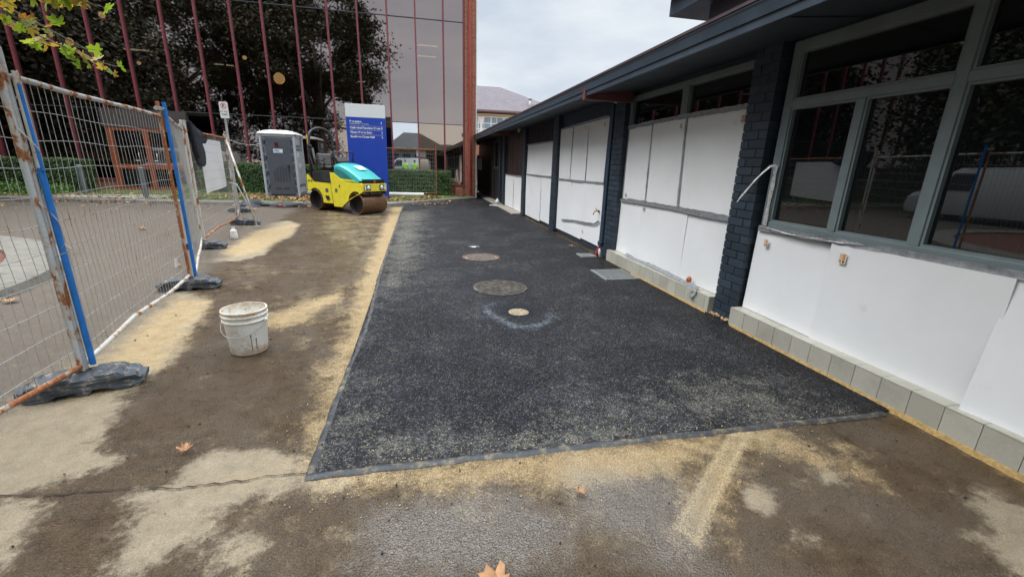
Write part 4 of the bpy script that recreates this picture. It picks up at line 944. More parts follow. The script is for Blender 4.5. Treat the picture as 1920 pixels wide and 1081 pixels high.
# ============================================================ HEDGES
m, n, l, b = newmat('hedge_leaf'); g_ = n.new('ShaderNodeNewGeometry')
l.new(ramp(n, l, g_.outputs['Random Per Island'], [(0, (.018, .045, .012)), (.45, (.045, .105, .022)), (.8, (.085, .165, .035)), (1, (.16, .24, .06))]).outputs[0], b.inputs['Base Color']); setb(b, Roughness=.45)
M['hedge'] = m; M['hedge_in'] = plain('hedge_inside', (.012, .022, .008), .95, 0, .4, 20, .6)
def hedge(x0, x1, y0, y1, z0, z1, n_, label, seed=1):
    rnd = random.Random(seed); cx, cy = (x0+x1)/2, (y0+y1)/2
    root = empty('box_hedge', (cx, cy, z0), label, 'hedge', 'clipped hedges along the office')
    wx, wy, h = (x1-x0)/2, (y1-y0)/2, z1-z0
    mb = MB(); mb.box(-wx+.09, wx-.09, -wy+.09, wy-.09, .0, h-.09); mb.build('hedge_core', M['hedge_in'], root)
    mb = MB()
    A = [2*wx*h, 2*wx*2*wy, 2*wy*h, 2*wy*h]; tot = sum(A)
    for i in range(n_):
        r_ = rnd.random()*tot; dpt = abs(rnd.gauss(0, .035))-.02
        lump = .03*math.sin(r_*9)
        if r_ < A[0]: x = rnd.uniform(-wx, wx); z = rnd.uniform(0.02, h); p = (x, -wy+dpt+.025*math.sin(x*5+z*6), z); nn = (0, -1, .3)
        elif r_ < A[0]+A[1]: x = rnd.uniform(-wx, wx); y = rnd.uniform(-wy, wy); p = (x, y, h-dpt+.02*math.sin(x*6)); nn = (0, -.2, 1)
        elif r_ < A[0]+A[1]+A[2]: p = (wx-dpt, rnd.uniform(-wy, wy), rnd.uniform(0, h)); nn = (1, 0, .3)
        else: p = (-wx+dpt, rnd.uniform(-wy, wy), rnd.uniform(0, h)); nn = (-1, 0, .3)
        nn = (Vector(nn)+Vector((rnd.gauss(0, .6), rnd.gauss(0, .6), rnd.gauss(0, .6)))).normalized()
        u = nn.orthogonal().normalized(); u.rotate(Matrix.Rotation(rnd.uniform(0, 6.28), 3, nn)); v_ = nn.cross(u); s_ = rnd.uniform(.018, .038); P = Vector(p)
        mb.add([P-u*s_, P-v_*s_*.5, P+u*s_, P+v_*s_*.5], [(0, 1, 2, 3)])
    mb.build('hedge_leaves', M['hedge'], root, fixn=False); return root
hedge(-1.45, 1.43, 19.95, 20.62, .17, 1.24, 15000, 'small clipped green hedge between the blue sign and the brick corner pier', 1)
hedge(-8.7, -1.75, 19.95, 20.6, .17, 1.36, 19000, 'long clipped hedge behind the portable toilet and the road roller', 2)
hedge(-20.5, -12.25, 19.3, 20.1, .15, 1.36, 17000, 'clipped hedge behind the left wire panels, left of the orange doors', 3)
# leafy shrub in front of left hedge
def shrub(c, r_, n_, label, seed):
    rnd = random.Random(seed); mb = MB()
    for i in range(n_):
        d = Vector((rnd.gauss(0, 1), rnd.gauss(0, 1), abs(rnd.gauss(0, 1)))).normalized()*r_*rnd.uniform(.4, 1.05); s_ = rnd.uniform(.03, .055)
        nn = (d+Vector((rnd.gauss(0, .3), rnd.gauss(0, .3), rnd.gauss(0, .3)))).normalized(); u = nn.orthogonal().normalized(); u.rotate(Matrix.Rotation(rnd.uniform(0, 6.28), 3, nn)); v_ = nn.cross(u)
        mb.add([d-u*s_, d-v_*s_*.45, d+u*s_, d+v_*s_*.45], [(0, 1, 2, 3)])
    for k in range(9):
        a_ = k*.7; mb.tube([(0, 0, -.02), (math.cos(a_)*r_*.6, math.sin(a_)*r_*.6, r_*.7)], .006, 5)
    o = mb.build('leafy_shrub', M['shrub'], fixn=False, loc=c); return tag(o, label, 'shrub', 'low shrubs at the left hedge')
m, n, l, b = newmat('shrub_leaf'); g_ = n.new('ShaderNodeNewGeometry')
l.new(ramp(n, l, g_.outputs['Random Per Island'], [(0, (.05, .13, .02)), (1, (.20, .36, .06))]).outputs[0], b.inputs['Base Color']); setb(b, Roughness=.5); M['shrub'] = m
shrub((-12.6, 18.7, .15), .42, 420, 'bright green low shrub nearest the left grey bollard', 5)
shrub((-14.2, 18.9, .15), .48, 420, 'bright green low shrub half hidden by the blue striped fence post', 6)
shrub((-8.9, 19.5, .15), .40, 420, 'small green shrub just right of the orange doors', 8)

# ============================================================ BLUE DIRECTORY SIGN
bs = empty('directory_sign', (-1.94, 18.4, .12), 'tall blue sign panel with a white top listing reception and halls', 'sign')
M['signblue'] = plain('sign_blue', (.012, .055, .40), .35, 0, .05, 2); M['signwhite'] = plain('sign_white', (.74, .75, .74), .4, 0, .02)
mb = MB(); mb.box(-.73, .73, 0, .13, 0, 3.08); mb.build('blue_panel', M['signblue'], bs, bevel=.004)
mb = MB(); mb.box(-.73, .73, 0, .13, 3.083, 3.56); mb.build('white_panel', M['signwhite'], bs, bevel=.004)
mb = MB(); mb.box(-.70, .70, .02, .11, -.12, -.001); mb.build('base_plate', M['galv'], bs)
def stext(s, size, x, z, name='lettering', bold=.004, al='LEFT'): return text_mesh(s, size, M['signwhite'], name, bs, fr((x, -.004, z), (1, 0, 0), (0, 0, 1)), .0015, al, bold)
for s, z in (('Reception', 2.89), ('Cathedral Function Centre', 2.665), ('Victor Peters Suite', 2.50), ('Southern Cross Hall', 2.34)):
    stext(s, .108, -.60, z, bold=.004)
stext('Catholic Schools Office  |  Diocesan Offices', .040, -.60, 2.83, bold=.001)
rl = MB()
for z in (2.775, 2.61, 2.45): rl.box(-.60, .64, -.004, -.0005, z, z+.006)
rl.build('rule_lines', M['signwhite'], bs)
ar = MB()
for z, d in ((2.90, -1), (2.705, 1), (2.535, 1), (2.375, 1)):
    x = .58
    for s_ in (1, -1):
        ar.add([(x-d*.022, -.004, z+s_*.05), (x-d*.000, -.004, z+s_*.05), (x+d*.035, -.004, z), (x+d*.013, -.004, z)], [(0, 1, 2, 3)])
ar.build('arrows', M['signwhite'], bs)

# ============================================================ PORTABLE TOILET
pt = empty('portable_toilet', (-5.135, 18.2, .14), 'grey and white portable toilet standing on the leafy verge', 'portable toilet')
W, D, Hh = 1.23, 1.2, 2.36
M['pgrey'] = plain('toilet_grey', (.082, .090, .108), .42, 0, .08, 4, .05, dirt=(.17, .165, .16), dirtamt=.64); M['plight'] = plain('toilet_light', (.44, .46, .49), .42, 0, .06, 4, dirt=(.34, .34, .34), dirtamt=.6)
M['pmid'] = plain('toilet_side', (.22, .24, .27), .45, 0, .1, 4)
mb = MB(); mb.box(-W/2+.03, W/2-.03, .03, D-.03, .10, Hh-.12); mb.build('cabin_body', M['pmid'], pt)
mb = MB()
for x in (-W/2, W/2-.08):
    for y in (0, D-.08): mb.box(x, x+.08, y, y+.08, .08, Hh-.06)
mb.box(-W/2+.08, W/2-.08, .0, .05, Hh-.14, Hh-.06)
mb.build('corner_posts', M['plight'], pt, bevel=.02)
mb = MB(); mb.box(-W/2+.02, W/2-.02, -.02, D+.02, 0, .085); mb.build('skid_base', M['pgrey'], pt, bevel=.015)
mb = MB(); V = []
prof = [(1.04, -.06), (1.06, -.02), (1.0, .02), (.72, .09), (.5, .12)]
for k, z in prof: V += [(-W/2*k, D/2-D/2*k, Hh+z), (W/2*k, D/2-D/2*k, Hh+z), (W/2*k, D/2+D/2*k, Hh+z), (-W/2*k, D/2+D/2*k, Hh+z)]
F = [(i*4+k, i*4+(k+1) % 4, i*4+4+(k+1) % 4, i*4+4+k) for i in range(len(prof)-1) for k in range(4)]+[(16, 17, 18, 19), (3, 2, 1, 0)]
mb.add(V, F); mb.tube([(-W/2+.05, .05, Hh), (-W/2+.05, .05, Hh+.09), (-W/2+.05, .10, Hh+.1)], .008, 6); mb.tube([(W/2-.05, .05, Hh), (W/2-.05, .05, Hh+.09), (W/2-.05, .10, Hh+.1)], .008, 6)
mb.build('roof', M['white_paint'], pt, bevel=.012)
mb = MB(); x0, x1 = -W/2+.20, W/2-.16; mb.box(x0, x1, -.02, .028, .12, Hh-.16)
dr2 = mb.build('door', M['pgrey'], pt, bevel=.02)
mb = MB()
for i in range(6): mb.box(x0+.20+i*.10, x0+.235+i*.10, -.035, -.0205, .62, (1.02, 1.12, 1.2, 1.2, 1.12, 1.0)[i])
for q in (x0+.20, x0+.48): mb.box(q, q+.19, -.032, -.0205, .33, .41)
mb.build('moulded_ribs', plain('toilet_grey_dark', (.05, .055, .065), .5), dr2, bevel=.012)
mb = MB(); mb.box(x0+.33, x0+.45, -.03, -.0205, 1.86, 2.02); mb.build('vacancy_sign', plain('dark_red', (.10, .01, .02), .3), dr2)
mb = MB(); mb.box(x0+.26, x0+.58, -.028, -.0205, 1.64, 1.79); pl_ = mb.build('name_plate', M['signwhite'], dr2)
text_mesh('BTH', .085, M['signblue'], 'lettering', pl_, fr((x0+.30, -.031, 1.70), (1, 0, 0), (0, 0, 1)), .001, 'LEFT', .003)
mb = MB(); mb.box(x0+.27, x0+.57, -.031, -.0285, 1.655, 1.675); mb.build('plate_line', plain('sky_blue', (.08, .35, .6), .4), pl_)
mb = MB(); mb.box(x1-.18, x1-.10, -.05, -.0205, 1.16, 1.22); mb.box(x1-.15, x1-.12, -.06, -.0205, .98, 1.14); mb.build('latch', M['black'], dr2, bevel=.006)
mb = MB()
for z in (.35, .85, 1.4, 1.95): mb.box(x0-.03, x0+.005, -.03, .02, z, z+.14)
mb.build('hinge', M['black'], dr2, bevel=.006)
M['pnavy'] = plain('toilet_navy', (.07, .075, .11), .45)
for x in (-W/2+.09, W/2-.155):
    mb = MB()
    for k in range(7): mb.box(x+.005, x+.055, .012, .029, .2+k*.29, .2+k*.29+.2)
    mb.build('jamb_panel', M['pnavy'], pt, bevel=.008)
mb = MB(); xs_ = W/2-.029
mb.box(xs_, xs_+.02, .12, D-.12, .5, 1.75); mb.box(xs_, xs_+.03, .14, .7, 1.95, 2.2); mb.box(xs_, xs_+.03, .16, .9, 1.82, 1.86)
for k in range(6): mb.box(xs_, xs_+.03, .16+k*.14, .24+k*.14, .2, .38)
mb.lathe([(0, .03), (.10, .03), (.14, 0)], (xs_+.02, .5, 1.15), 16, Matrix.Rotation(R(90), 3, 'Y'))
sp_ = mb.build('side_moulding', M['plight'], pt, bevel=.008)
mb = MB(); mb.box(xs_+.0205, xs_+.026, .2, .42, 1.5, 1.68); mb.build('notice', M['signwhite'], pt)

# ============================================================ TANDEM ROLLER
a2 = Vector((.6816, .7317)); f2 = Vector((.7317, -.6816)); ctr = Vector((-1.576, 14.258))-f2*.975
ro = empty('road_roller', (ctr.x, ctr.y, 0), 'small yellow and teal tandem road roller with steel drums and a roll bar', 'road roller', rz=math.atan2(f2.y, f2.x))
M['ryel'] = plain('roller_yellow', (.70, .60, .035), .35, 0, .08, 6, dirt=(.30, .23, .07), dirtamt=.60); M['rteal'] = plain('roller_teal', (.035, .36, .345), .32, 0, .06, 5)
M['drum'] = plain('drum_steel', (.16, .085, .045), .45, .35, .35, 7, .1, dirt=(.07, .045, .03), dirtamt=.55); M['drumin'] = plain('drum_inside', (.03, .026, .022), .8, .1, .3, 8)
Rx = Matrix.Rotation(R(90), 3, 'X')
def xz(u, v, w_): return (u, w_, v)
for xc in (.975, -.975):
    mb = MB(); r_ = .325; h = .475
    mb.lathe([(r_-.02, -h), (r_-.006, -h-.003), (r_, -h+.01), (r_, h-.01), (r_-.006, h+.003), (r_-.02, h)], (xc, 0, r_), 48, Rx, 0)
    mb.lathe([(r_-.02, -h), (r_-.022, -h+.2), (.05, -h+.22)], (xc, 0, r_), 48, Rx, 1); mb.lathe([(r_-.02, h), (r_-.022, h-.2), (.05, h-.22)], (xc, 0, r_), 48, Rx, 1)
    dmo = mb.build('drum', [M['drum'], M['drumin']], ro, smooth=True, autos=35)
    mb = MB(); mb.lathe([(0, -h+.19), (.09, -h+.19), (.10, -h+.22)], (xc, 0, r_), 20, Rx); mb.lathe([(0, h-.19), (.09, h-.19), (.10, h-.22)], (xc, 0, r_), 20, Rx); mb.build('hub', M['black'], dmo, smooth=True, autos=35)
def arch(xc, r_, a0, a1, k=12): return [(xc+r_*math.cos(R(a0+(a1-a0)*i/k)), .325+r_*math.sin(R(a0+(a1-a0)*i/k))) for i in range(k+1)]
# rear yellow frame
prof = [(-1.36, .66), (-1.345, 1.13), (-1.28, 1.12), (-1.02, .90), (-.18, .88), (-.12, .26), (-.55, .26)]+arch(-.975, .385, -8, 145)
for s_ in (-1, 1):
    mb = MB(); mb.prism(prof, xz, s_*.46, s_*.475); mb.build('side_plate', M['ryel'], ro, bevel=.003)
mb = MB(); mb.box(-.55, -.14, -.458, .458, .28, .86); mb.box(-1.35, -1.32, -.458, .458, .7, 1.1); mb.build('rear_frame', M['ryel'], ro)
# front yellow frame
prof = [(-.08, .18), (-.16, 1.22), (-.02, 1.22), (.45, .98), (1.22, .93), (1.30, .90), (1.30, .70), (1.24, .66)]+list(reversed(arch(.975, .37, 62, 165)))+[(.56, .36), (.30, .18)]
for s_ in (-1, 1):
    mb = MB(); mb.prism(prof, xz, s_*.445, s_*.475); mb.build('side_plate', M['ryel'], ro, bevel=.004)
mb = MB(); mb.box(0, .56, -.444, .444, .42, 1.0); mb.box(.56, 1.24, -.444, .444, .73, .95); mb.build('engine_frame', M['ryel'], ro)
# face panel with lamp recesses
mb = MB(); mb.box(1.241, 1.315, -.47, .47, .70, .93); fp = mb.build('face_panel', M['ryel'], ro, bevel=.012)
for s_ in (-1, 1):
    mb = MB(); mb.box(1.316, 1.324, s_*.30-.13, s_*.30+.13, .735, .895, 0); hl = mb.build('headlight', [M['black']], ro, bevel=.006)
    m_ = MB(); m_.lathe([(.062, 0), (.060, .018), (.035, .03), (0, .034)], (1.325, s_*.26, .815), 20, Matrix.Rotation(R(90), 3, 'Y')); m_.build('lens', plain('lens', (.75, .78, .82), .12, .3, .1), hl, smooth=True)
    m_ = MB(); m_.box(1.325, 1.333, s_*.385-.03, s_*.385+.03, .75, .88); m_.build('marker_lens', plain('marker_white', (.7, .68, .6), .3), hl)
# black grille
mb = MB(); mb.box(1.19, 1.285, -.41, .41, .936, 1.06)
for k in range(5): mb.box(1.286, 1.295, -.40, .40, .945+k*.023, .957+k*.023)
gr_ = mb.build('grille', M['black'], ro)
mb = MB(); x = 1.302
mb.prism([(-.055, 0), (-.02, 0), (0, .07), (.02, 0), (.055, 0), (.02, .13), (-.02, .13)], lambda u, v, w_: (w_, u, .915+v), x-.004, x+.006)
mb.build('emblem', plain('red_emblem', (.62, .03, .02), .4), gr_)
# teal hood: lofted sections
secs = []
for x, zt, zb, hw, rr_ in ((-.02, 1.50, 1.0, .40, .10), (.12, 1.52, .99, .415, .12), (.35, 1.49, .98, .425, .13), (.60, 1.41, .97, .43, .13), (.85, 1.29, .965, .43, .12), (1.05, 1.17, .96, .43, .10), (1.18, 1.085, 1.0, .43, .06), (1.25, 1.05, 1.02, .425, .02)):
    pts = [(hw+.02, zb)]
    for k in range(7):
        t = R(90*k/6); pts.append((hw-rr_+rr_*math.cos(t), zt-.03-rr_*.8+rr_*.8*math.sin(t)))
    pts += [(hw*.5, zt-.005), (0, zt)]
    full = pts+[(-y, z) for y, z in reversed(pts[:-1])]
    secs.append([(x, -y, z) for y, z in full])
mb = MB(); K = len(secs[0]); V = [p for s_ in secs for p in s_]
F = [(i*K+k, i*K+k+1, i*K+K+k+1, i*K+K+k) for i in range(len(secs)-1) for k in range(K-1)]+[tuple(range(K-1, -1, -1)), tuple((len(secs)-1)*K+k for k in range(K))]
mb.add(V, F); hood = mb.build('hood', M['rteal'], ro, smooth=True, autos=40)
for s_ in (-1, 1):
    mb = MB(); mb.prism([(.05, .99), (.02, 1.30), (.14, 1.36), (.45, 1.27), (.80, 1.08), (.92, 1.0)], xz, s_*.449, s_*.456); mb.build('side_recess', plain('teal_dark', (.03, .17, .17), .5), hood)
    mb = MB(); mb.prism([(.10, 1.0), (.10, 1.07), (.95, 1.015), (.98, .975)], xz, s_*.457, s_*.468); mb.build('yellow_stripe', M['ryel'], hood)
pn = MB(); c0 = Vector((.72, -.02, 1.38)); d = Vector((.25, 0, -.115)).normalized(); up = Vector((.115, 0, .25)).normalized()
pn.add([c0-d*.13+Vector((0, .15, 0))+up*.006, c0+d*.13+Vector((0, .15, 0))+up*.006, c0+d*.13-Vector((0, .15, 0))+up*.006, c0-d*.13-Vector((0, .15, 0))+up*.006], [(0, 1, 2, 3)])
st_ = pn.build('hood_sticker', M['signwhite'], hood)
text_mesh('131', .13, plain('sticker_red', (.55, .16, .10), .5), 'lettering', st_, fr(c0+d*.06-Vector((0, .11, 0))+up*.010, (0, 1, 0), -d), .001, 'LEFT', .002)
# black platform, seat
mb = MB(); mb.prism([(-1.22, 1.08), (-1.18, 1.20), (-.62, 1.26), (-.18, 1.26), (-.17, .885), (-1.02, .905)], xz, -.44, .44); plat = mb.build('platform', M['black'], ro, bevel=.02)
mb = MB(); mb.box(-.60, -.22, -.452, -.441, .93, 1.20); mb.build('side_cover', plain('dark_panel', (.035, .035, .037), .3), plat, bevel=.01)
M['seat'] = plain('seat_vinyl', (.085, .08, .075), .5, 0, .2, 10, .1)
mb = MB(); mb.box(-.98, -.42, -.26, .26, 1.31, 1.42); st_ = mb.build('seat', M['seat'], ro, bevel=.05)
mb = MB(); mb.prism([(-1.02, 1.40), (-1.10, 1.74), (-1.04, 1.80), (-.96, 1.78), (-.88, 1.42)], xz, -.25, .25); mb.build('backrest', M['seat'], ro, bevel=.05)
mb = MB(); mb.box(-.9, -.5, -.22, .22, 1.262, 1.308); mb.build('seat_pedestal', M['black'], ro)
for s_ in (-1, 1):
    mb = MB(); mb.tube([(-1.0, s_*.33, 1.45), (-.95, s_*.33, 1.60), (-.6, s_*.33, 1.58)], .028, 8); mb.tube([(-.62, s_*.33, 1.30), (-.62, s_*.33, 1.58)], .018, 8); mb.build('armrest', M['black'], ro, smooth=True)
mb = MB(); mb.tube([(-.55, -.34, 1.3), (-.53, -.35, 1.62)], .012, 8); mb.lathe([(0, .04), (.03, .02), (.03, -.02), (0, -.04)], (-.53, -.35, 1.63), 10); mb.build('control_lever', M['black'], ro, smooth=True)
# steering column, dash and grab rail
mb = MB(); mb.prism([(-.16, 1.22), (-.22, 1.55), (-.30, 1.66), (-.18, 1.70), (-.04, 1.56), (-.02, 1.22)], xz, -.20, .22); cons = mb.build('console', M['black'], ro, bevel=.02)
mb = MB(); tor = []
for k in range(25):
    t = 2*math.pi*k/24; tor.append((-.36+.06*math.cos(t), .02+.19*math.sin(t), 1.68+.15*math.cos(t)*.9))
mb.tube(tor, .016, 8, cap=False); mb.tube([(-.26, .02, 1.6), (-.36, .02, 1.68)], .02, 8); mb.tube([(-.36, -.17, 1.68), (-.36, .21, 1.68)], .012, 6); mb.build('steering_wheel', M['black'], cons, smooth=True)
mb = MB(); mb.box(-.235, -.225, -.19, -.06, 1.45, 1.60); mb.build('warning_sticker', plain('red_white', (.60, .12, .10), .5), cons)
mb = MB(); mb.tube([(-.10, -.40, 1.25), (-.12, -.40, 1.70), (-.08, -.38, 1.80), (-.02, -.30, 1.84), (.02, .30, 1.84), (-.04, .38, 1.80), (-.10, .40, 1.70), (-.08, .40, 1.25)], .020, 10); mb.build('grab_rail', M['black'], ro, smooth=True)
# roll bar (slightly tilted hoop) with yellow side strip and folding joints
mb = MB(); pts = [(-1.14, -.44, 1.05), (-1.10, -.44, 2.10)]
for k in range(1, 10):
    t = math.pi*k/10; pts.append((-1.10-.02*math.sin(t), -.44*math.cos(t)*1.0, 2.16+.42*math.sin(t)**.8))
pts += [(-1.10, .44, 2.10), (-1.14, .44, 1.05)]
mb.tube(pts, .038, 12); rb_ = mb.build('roll_bar', plain('rollbar_black', (.05, .052, .055), .35, .2, .2), ro, smooth=True)
mb = MB(); mb.tube([(-1.11, -.478, 2.02), (-1.12, -.478, 2.35)], .014, 6); mb.build('yellow_strip', M['ryel'], rb_)
for s_ in (-1, 1):
    mb = MB(); mb.tube([(-1.11, s_*.50, 2.0), (-1.11, s_*.38, 2.0)], .055, 12); mb.tube([(-1.16, s_*.46, 1.9), (-.98, s_*.44, 1.30)], .03, 8); mb.box(-1.17, -1.07, s_*.44-.05, s_*.44+.05, 1.5, 1.62)
    mb.build('hinge_joint', M['black'], rb_, smooth=True, autos=40)
mb = MB(); mb.tube([(-1.12, -.30, 2.56), (-1.12, -.30, 2.78)], .012, 6); mb.build('beacon_rod', M['chrome'], rb_)
# seat belt side pouch
mb = MB(); mb.tube([(-1.08, -.36, 1.95), (-1.0, -.36, 1.6), (-.95, -.34, 1.38)], .04, 10); mb.build('belt_cover', M['seat'], ro, smooth=True)
# joint, bumper, scraper
mb = MB(); mb.box(-.16, .02, -.2, .2, .3, .7); mb.tube([(-.07, 0, .25), (-.07, 0, .85)], .07, 14); mb.build('centre_joint', M['black'], ro)
mb = MB(); mb.box(1.18, 1.28, -.40, .40, .60, .655); mb.box(1.2, 1.34, -.46, -.38, .62, .69); mb.box(1.2, 1.34, .38, .46, .62, .69); mb.box(1.20, 1.25, -.42, .42, .655, .695); mb.tube([(1.30, -.16, .68), (1.31, -.16, .60)], .03, 10); mb.tube([(1.30, .18, .68), (1.31, .18, .60)], .03, 10); mb.build('scraper_bar', plain('scraper', (.05, .04, .03), .6, .3, .4), ro, bevel=.006)
mb = MB(); mb.lathe([(0, 0), (.05, .004), (.06, .02), (0, .03)], (-.35, -.477, .42), 12, Rx); mb.box(-.44, -.28, -.50, -.477, .44, .50); mb.box(-.30, -.24, -.49, -.477, .38, .42); mb.build('drain_valve', M['black'], ro)
mb = MB(); mb.box(-.44, -.30, -.480, -.4755, .60, .72); mb.box(.04, .14, -.480, -.4755, .62, .74); mb.box(.24, .29, -.480, -.4755, .78, .86); mb.build('decal', plain('decal_dark', (.08, .08, .07), .5), ro)
text_mesh('AV 12', .09, M['black'], 'lettering', ro, fr((-1.30, -.479, .90), (1, 0, 0), (0, 0, 1)), .001, 'LEFT', .003)
# ============================================================ TEMPORARY FENCE
fence_group = 'temporary wire fence panels along the driveway'
def fence_panel(A, B, label, pa='galv_rust', pb='rust', top='galv_rust', bot='pale_rust', tip=2.17, ztop=2.02, zb=.17, seed=1, zg=0, name='temporary_fence_panel', group=fence_group, skip=None, mesh_mat='wire', bend=.05, vs=.075):
    rnd = random.Random(seed); A = Vector((*A, zg)); B = Vector((*B, zg)); d = (B-A); Ln = d.length; d.normalize()
    root = empty(name, A, label, 'fence panel', group, math.atan2(d.y, d.x))
    r_ = .019
    for x, mt in ((.0, pa), (Ln, pb)):
        mb = MB(); mb.tube([(x, 0, .11), (x+rnd.uniform(-.006, .006), 0, 1.1), (x, 0, tip)], r_, 12); mb.tube([(x, 0, tip-.001), (x, 0, tip+.004)], r_*.9, 12)
        mb.build('post', M[mt], root, smooth=True, autos=50)
    mb = MB(); k = 9
    mb.tube([(Ln*i/k, 0, ztop+(rnd.uniform(-.006, .006) if 0 < i < k else 0)) for i in range(k+1)], r_*.95, 12); mb.build('top_rail', M[top], root, smooth=True)
    mb = MB(); mb.tube([(Ln*i/k, -bend*.3*math.sin(math.pi*i/k), zb+bend*max(0, 1-abs(i/k-.35)/.35)) for i in range(k+1)], r_*.95, 12); mb.build('bottom_rail', M[bot], root, smooth=True)
    mb = MB(); n_ = int(Ln/vs)
    ph = [rnd.uniform(0, 6) for _ in range(4)]
    wob = lambda x, z: .010*math.sin(x*3.1+z*2.2+ph[0])+.006*math.sin(z*7+x*5+ph[1])
    for i in range(1, n_):
        x = Ln*i/n_; ox = rnd.uniform(-.006, .006); pts = []
        for q in range(9):
            z = zb+(ztop-zb)*q/8; pts.append((x+(.007*math.sin(z*4+x*2.3+ph[2])+ox if 0 < q < 8 else 0), wob(x, z)*(math.sin(math.pi*q/8)), z))
        mb.tube(pts, .0019, 5, cap=False)
    z = ztop-.18
    while z > zb+.08:
        pts = [(Ln*q/16, wob(Ln*q/16, z)*.9+.003, z+.008*math.sin(q*.8+z*5+ph[3])) for q in range(17)]
        pts[0] = (.0, 0, z); pts[-1] = (Ln, 0, z)
        mb.tube(pts, .0022, 5, cap=False); z -= .172
    mb.build('wire_mesh', M[mesh_mat], root, fixn=False)
    return root
PA, PB, PC, PD, PE = (-2.345, 3.275), (-2.84, 5.88), (-3.88, 8.62), (-4.46, 11.86), (-5.35, 14.45)
def off(P, Q, t): 
    d = (Vector(Q)-Vector(P)).normalized(); return tuple(Vector(P)+d*t)
fence_panel(off(PA, (-2.2, .80), .03), (-2.20, .82), 'wire fence panel nearest the camera, cut off by the left edge of the photo', 'galv_rust', 'galv_rust', 'galv_rust', 'rust', seed=11)
fence_panel(off(PA, PB, .01), off(PB, PA, .03), 'first full wire panel between the blue striped post and the solid blue post', 'galv_rust', 'rust', 'galv_rust', 'pale_rust', seed=12, bend=.06)
fence_panel((-2.795, 5.905), off(PC, PB, .03), 'wire panel starting at the bright blue post', 'blue_paint', 'pale_rust', 'pale_rust', 'pale_rust', seed=13)
fence_panel((-3.84, 8.64), off(PD, PC, .02), 'wire panel carrying the dark jacket and the white board', 'pale_rust', 'galv_rust', 'rust', 'rust', seed=14)
fence_panel(off(PD, PE, .03), PE, 'farthest short wire panel behind the parking sign', 'galv_rust', 'rust', 'rust', 'galv_rust', seed=15, ztop=2.0)
fence_panel((-1.62, 19.72), (.76, 19.72), 'rusty wire panel standing in front of the small hedge beside the sign', 'rust', 'rust', 'rust', 'rust', seed=16, zg=.13, tip=2.2, name='rusty_fence_panel', group=None, mesh_mat='wire', bend=0)
# blue paint stripe on the near pair of posts
mb = MB(); mb.tube([(-2.305, 3.30, .16), (-2.306, 3.302, .9), (-2.309, 3.306, 1.50)], .0185, 12)
o = mb.build('blue_striped_post', M['blue_paint'], smooth=True, autos=50)
mb = MB(); mb.tube([(-2.309, 3.306, 1.49), (-2.312, 3.31, 2.0)], .0175, 12); mb.tube([(-2.312, 3.31, 2.0), (-2.312, 3.31, 2.05)], .014, 10); mb.tube([(-2.292, 3.297, 1.48), (-2.30, 3.30, 1.98)], .009, 8, mi=1); mb.build('upper_sleeve', [M['pale_rust'], M['blue_paint']], o, smooth=True, autos=50); tag(o, 'blue painted prop pole tied against the rusty post nearest the camera', 'pole')
# clamps
def clamp(p, label):
    mb = MB(); mb.box(-.055, .055, -.03, -.021, -.02, .02); mb.box(-.055, .055, .021, .03, -.02, .02); mb.tube([(0, -.045, 0), (0, .05, 0)], .007, 8); mb.tube([(0, -.048, 0), (0, -.036, 0)], .013, 6); mb.box(-.058, -.05, -.03, .03, -.02, .02); mb.box(.05, .058, -.03, .03, -.02, .02)
    o = mb.build('fence_clamp', M['galv'], loc=(p[0], p[1], p[2]), bevel=.002); o.rotation_euler = (0, 0, R(105)); tag(o, label, 'clamp', 'clamps joining fence posts')
clamp((*PB, 2.10), 'pale steel clamp joining the rusty and bright blue post tops')
clamp((*PC, 2.09), 'steel clamp at the post top beside the hanging jacket')
clamp((*PD, 2.08), 'steel clamp at the post top below the parking sign')
# wire tie wrapped round the near post
mb = MB(); pts = []
for k in range(60):
    t = k*.55; z = 2.05-k*.019; pts.append((-2.325+.042*math.cos(t*.5), 3.288+.040*math.sin(t*.5), z))
pts += [(-2.24, 3.24, .98), (-2.20, 3.23, 1.0), (-2.235, 3.23, 1.03), (-2.27, 3.24, 1.0)]
mb.tube(pts, .0032, 5); o = mb.build('wire_tie', M['pale_rust'], smooth=True); tag(o, 'thin twisted wire wound around the striped post nearest the camera', 'wire')

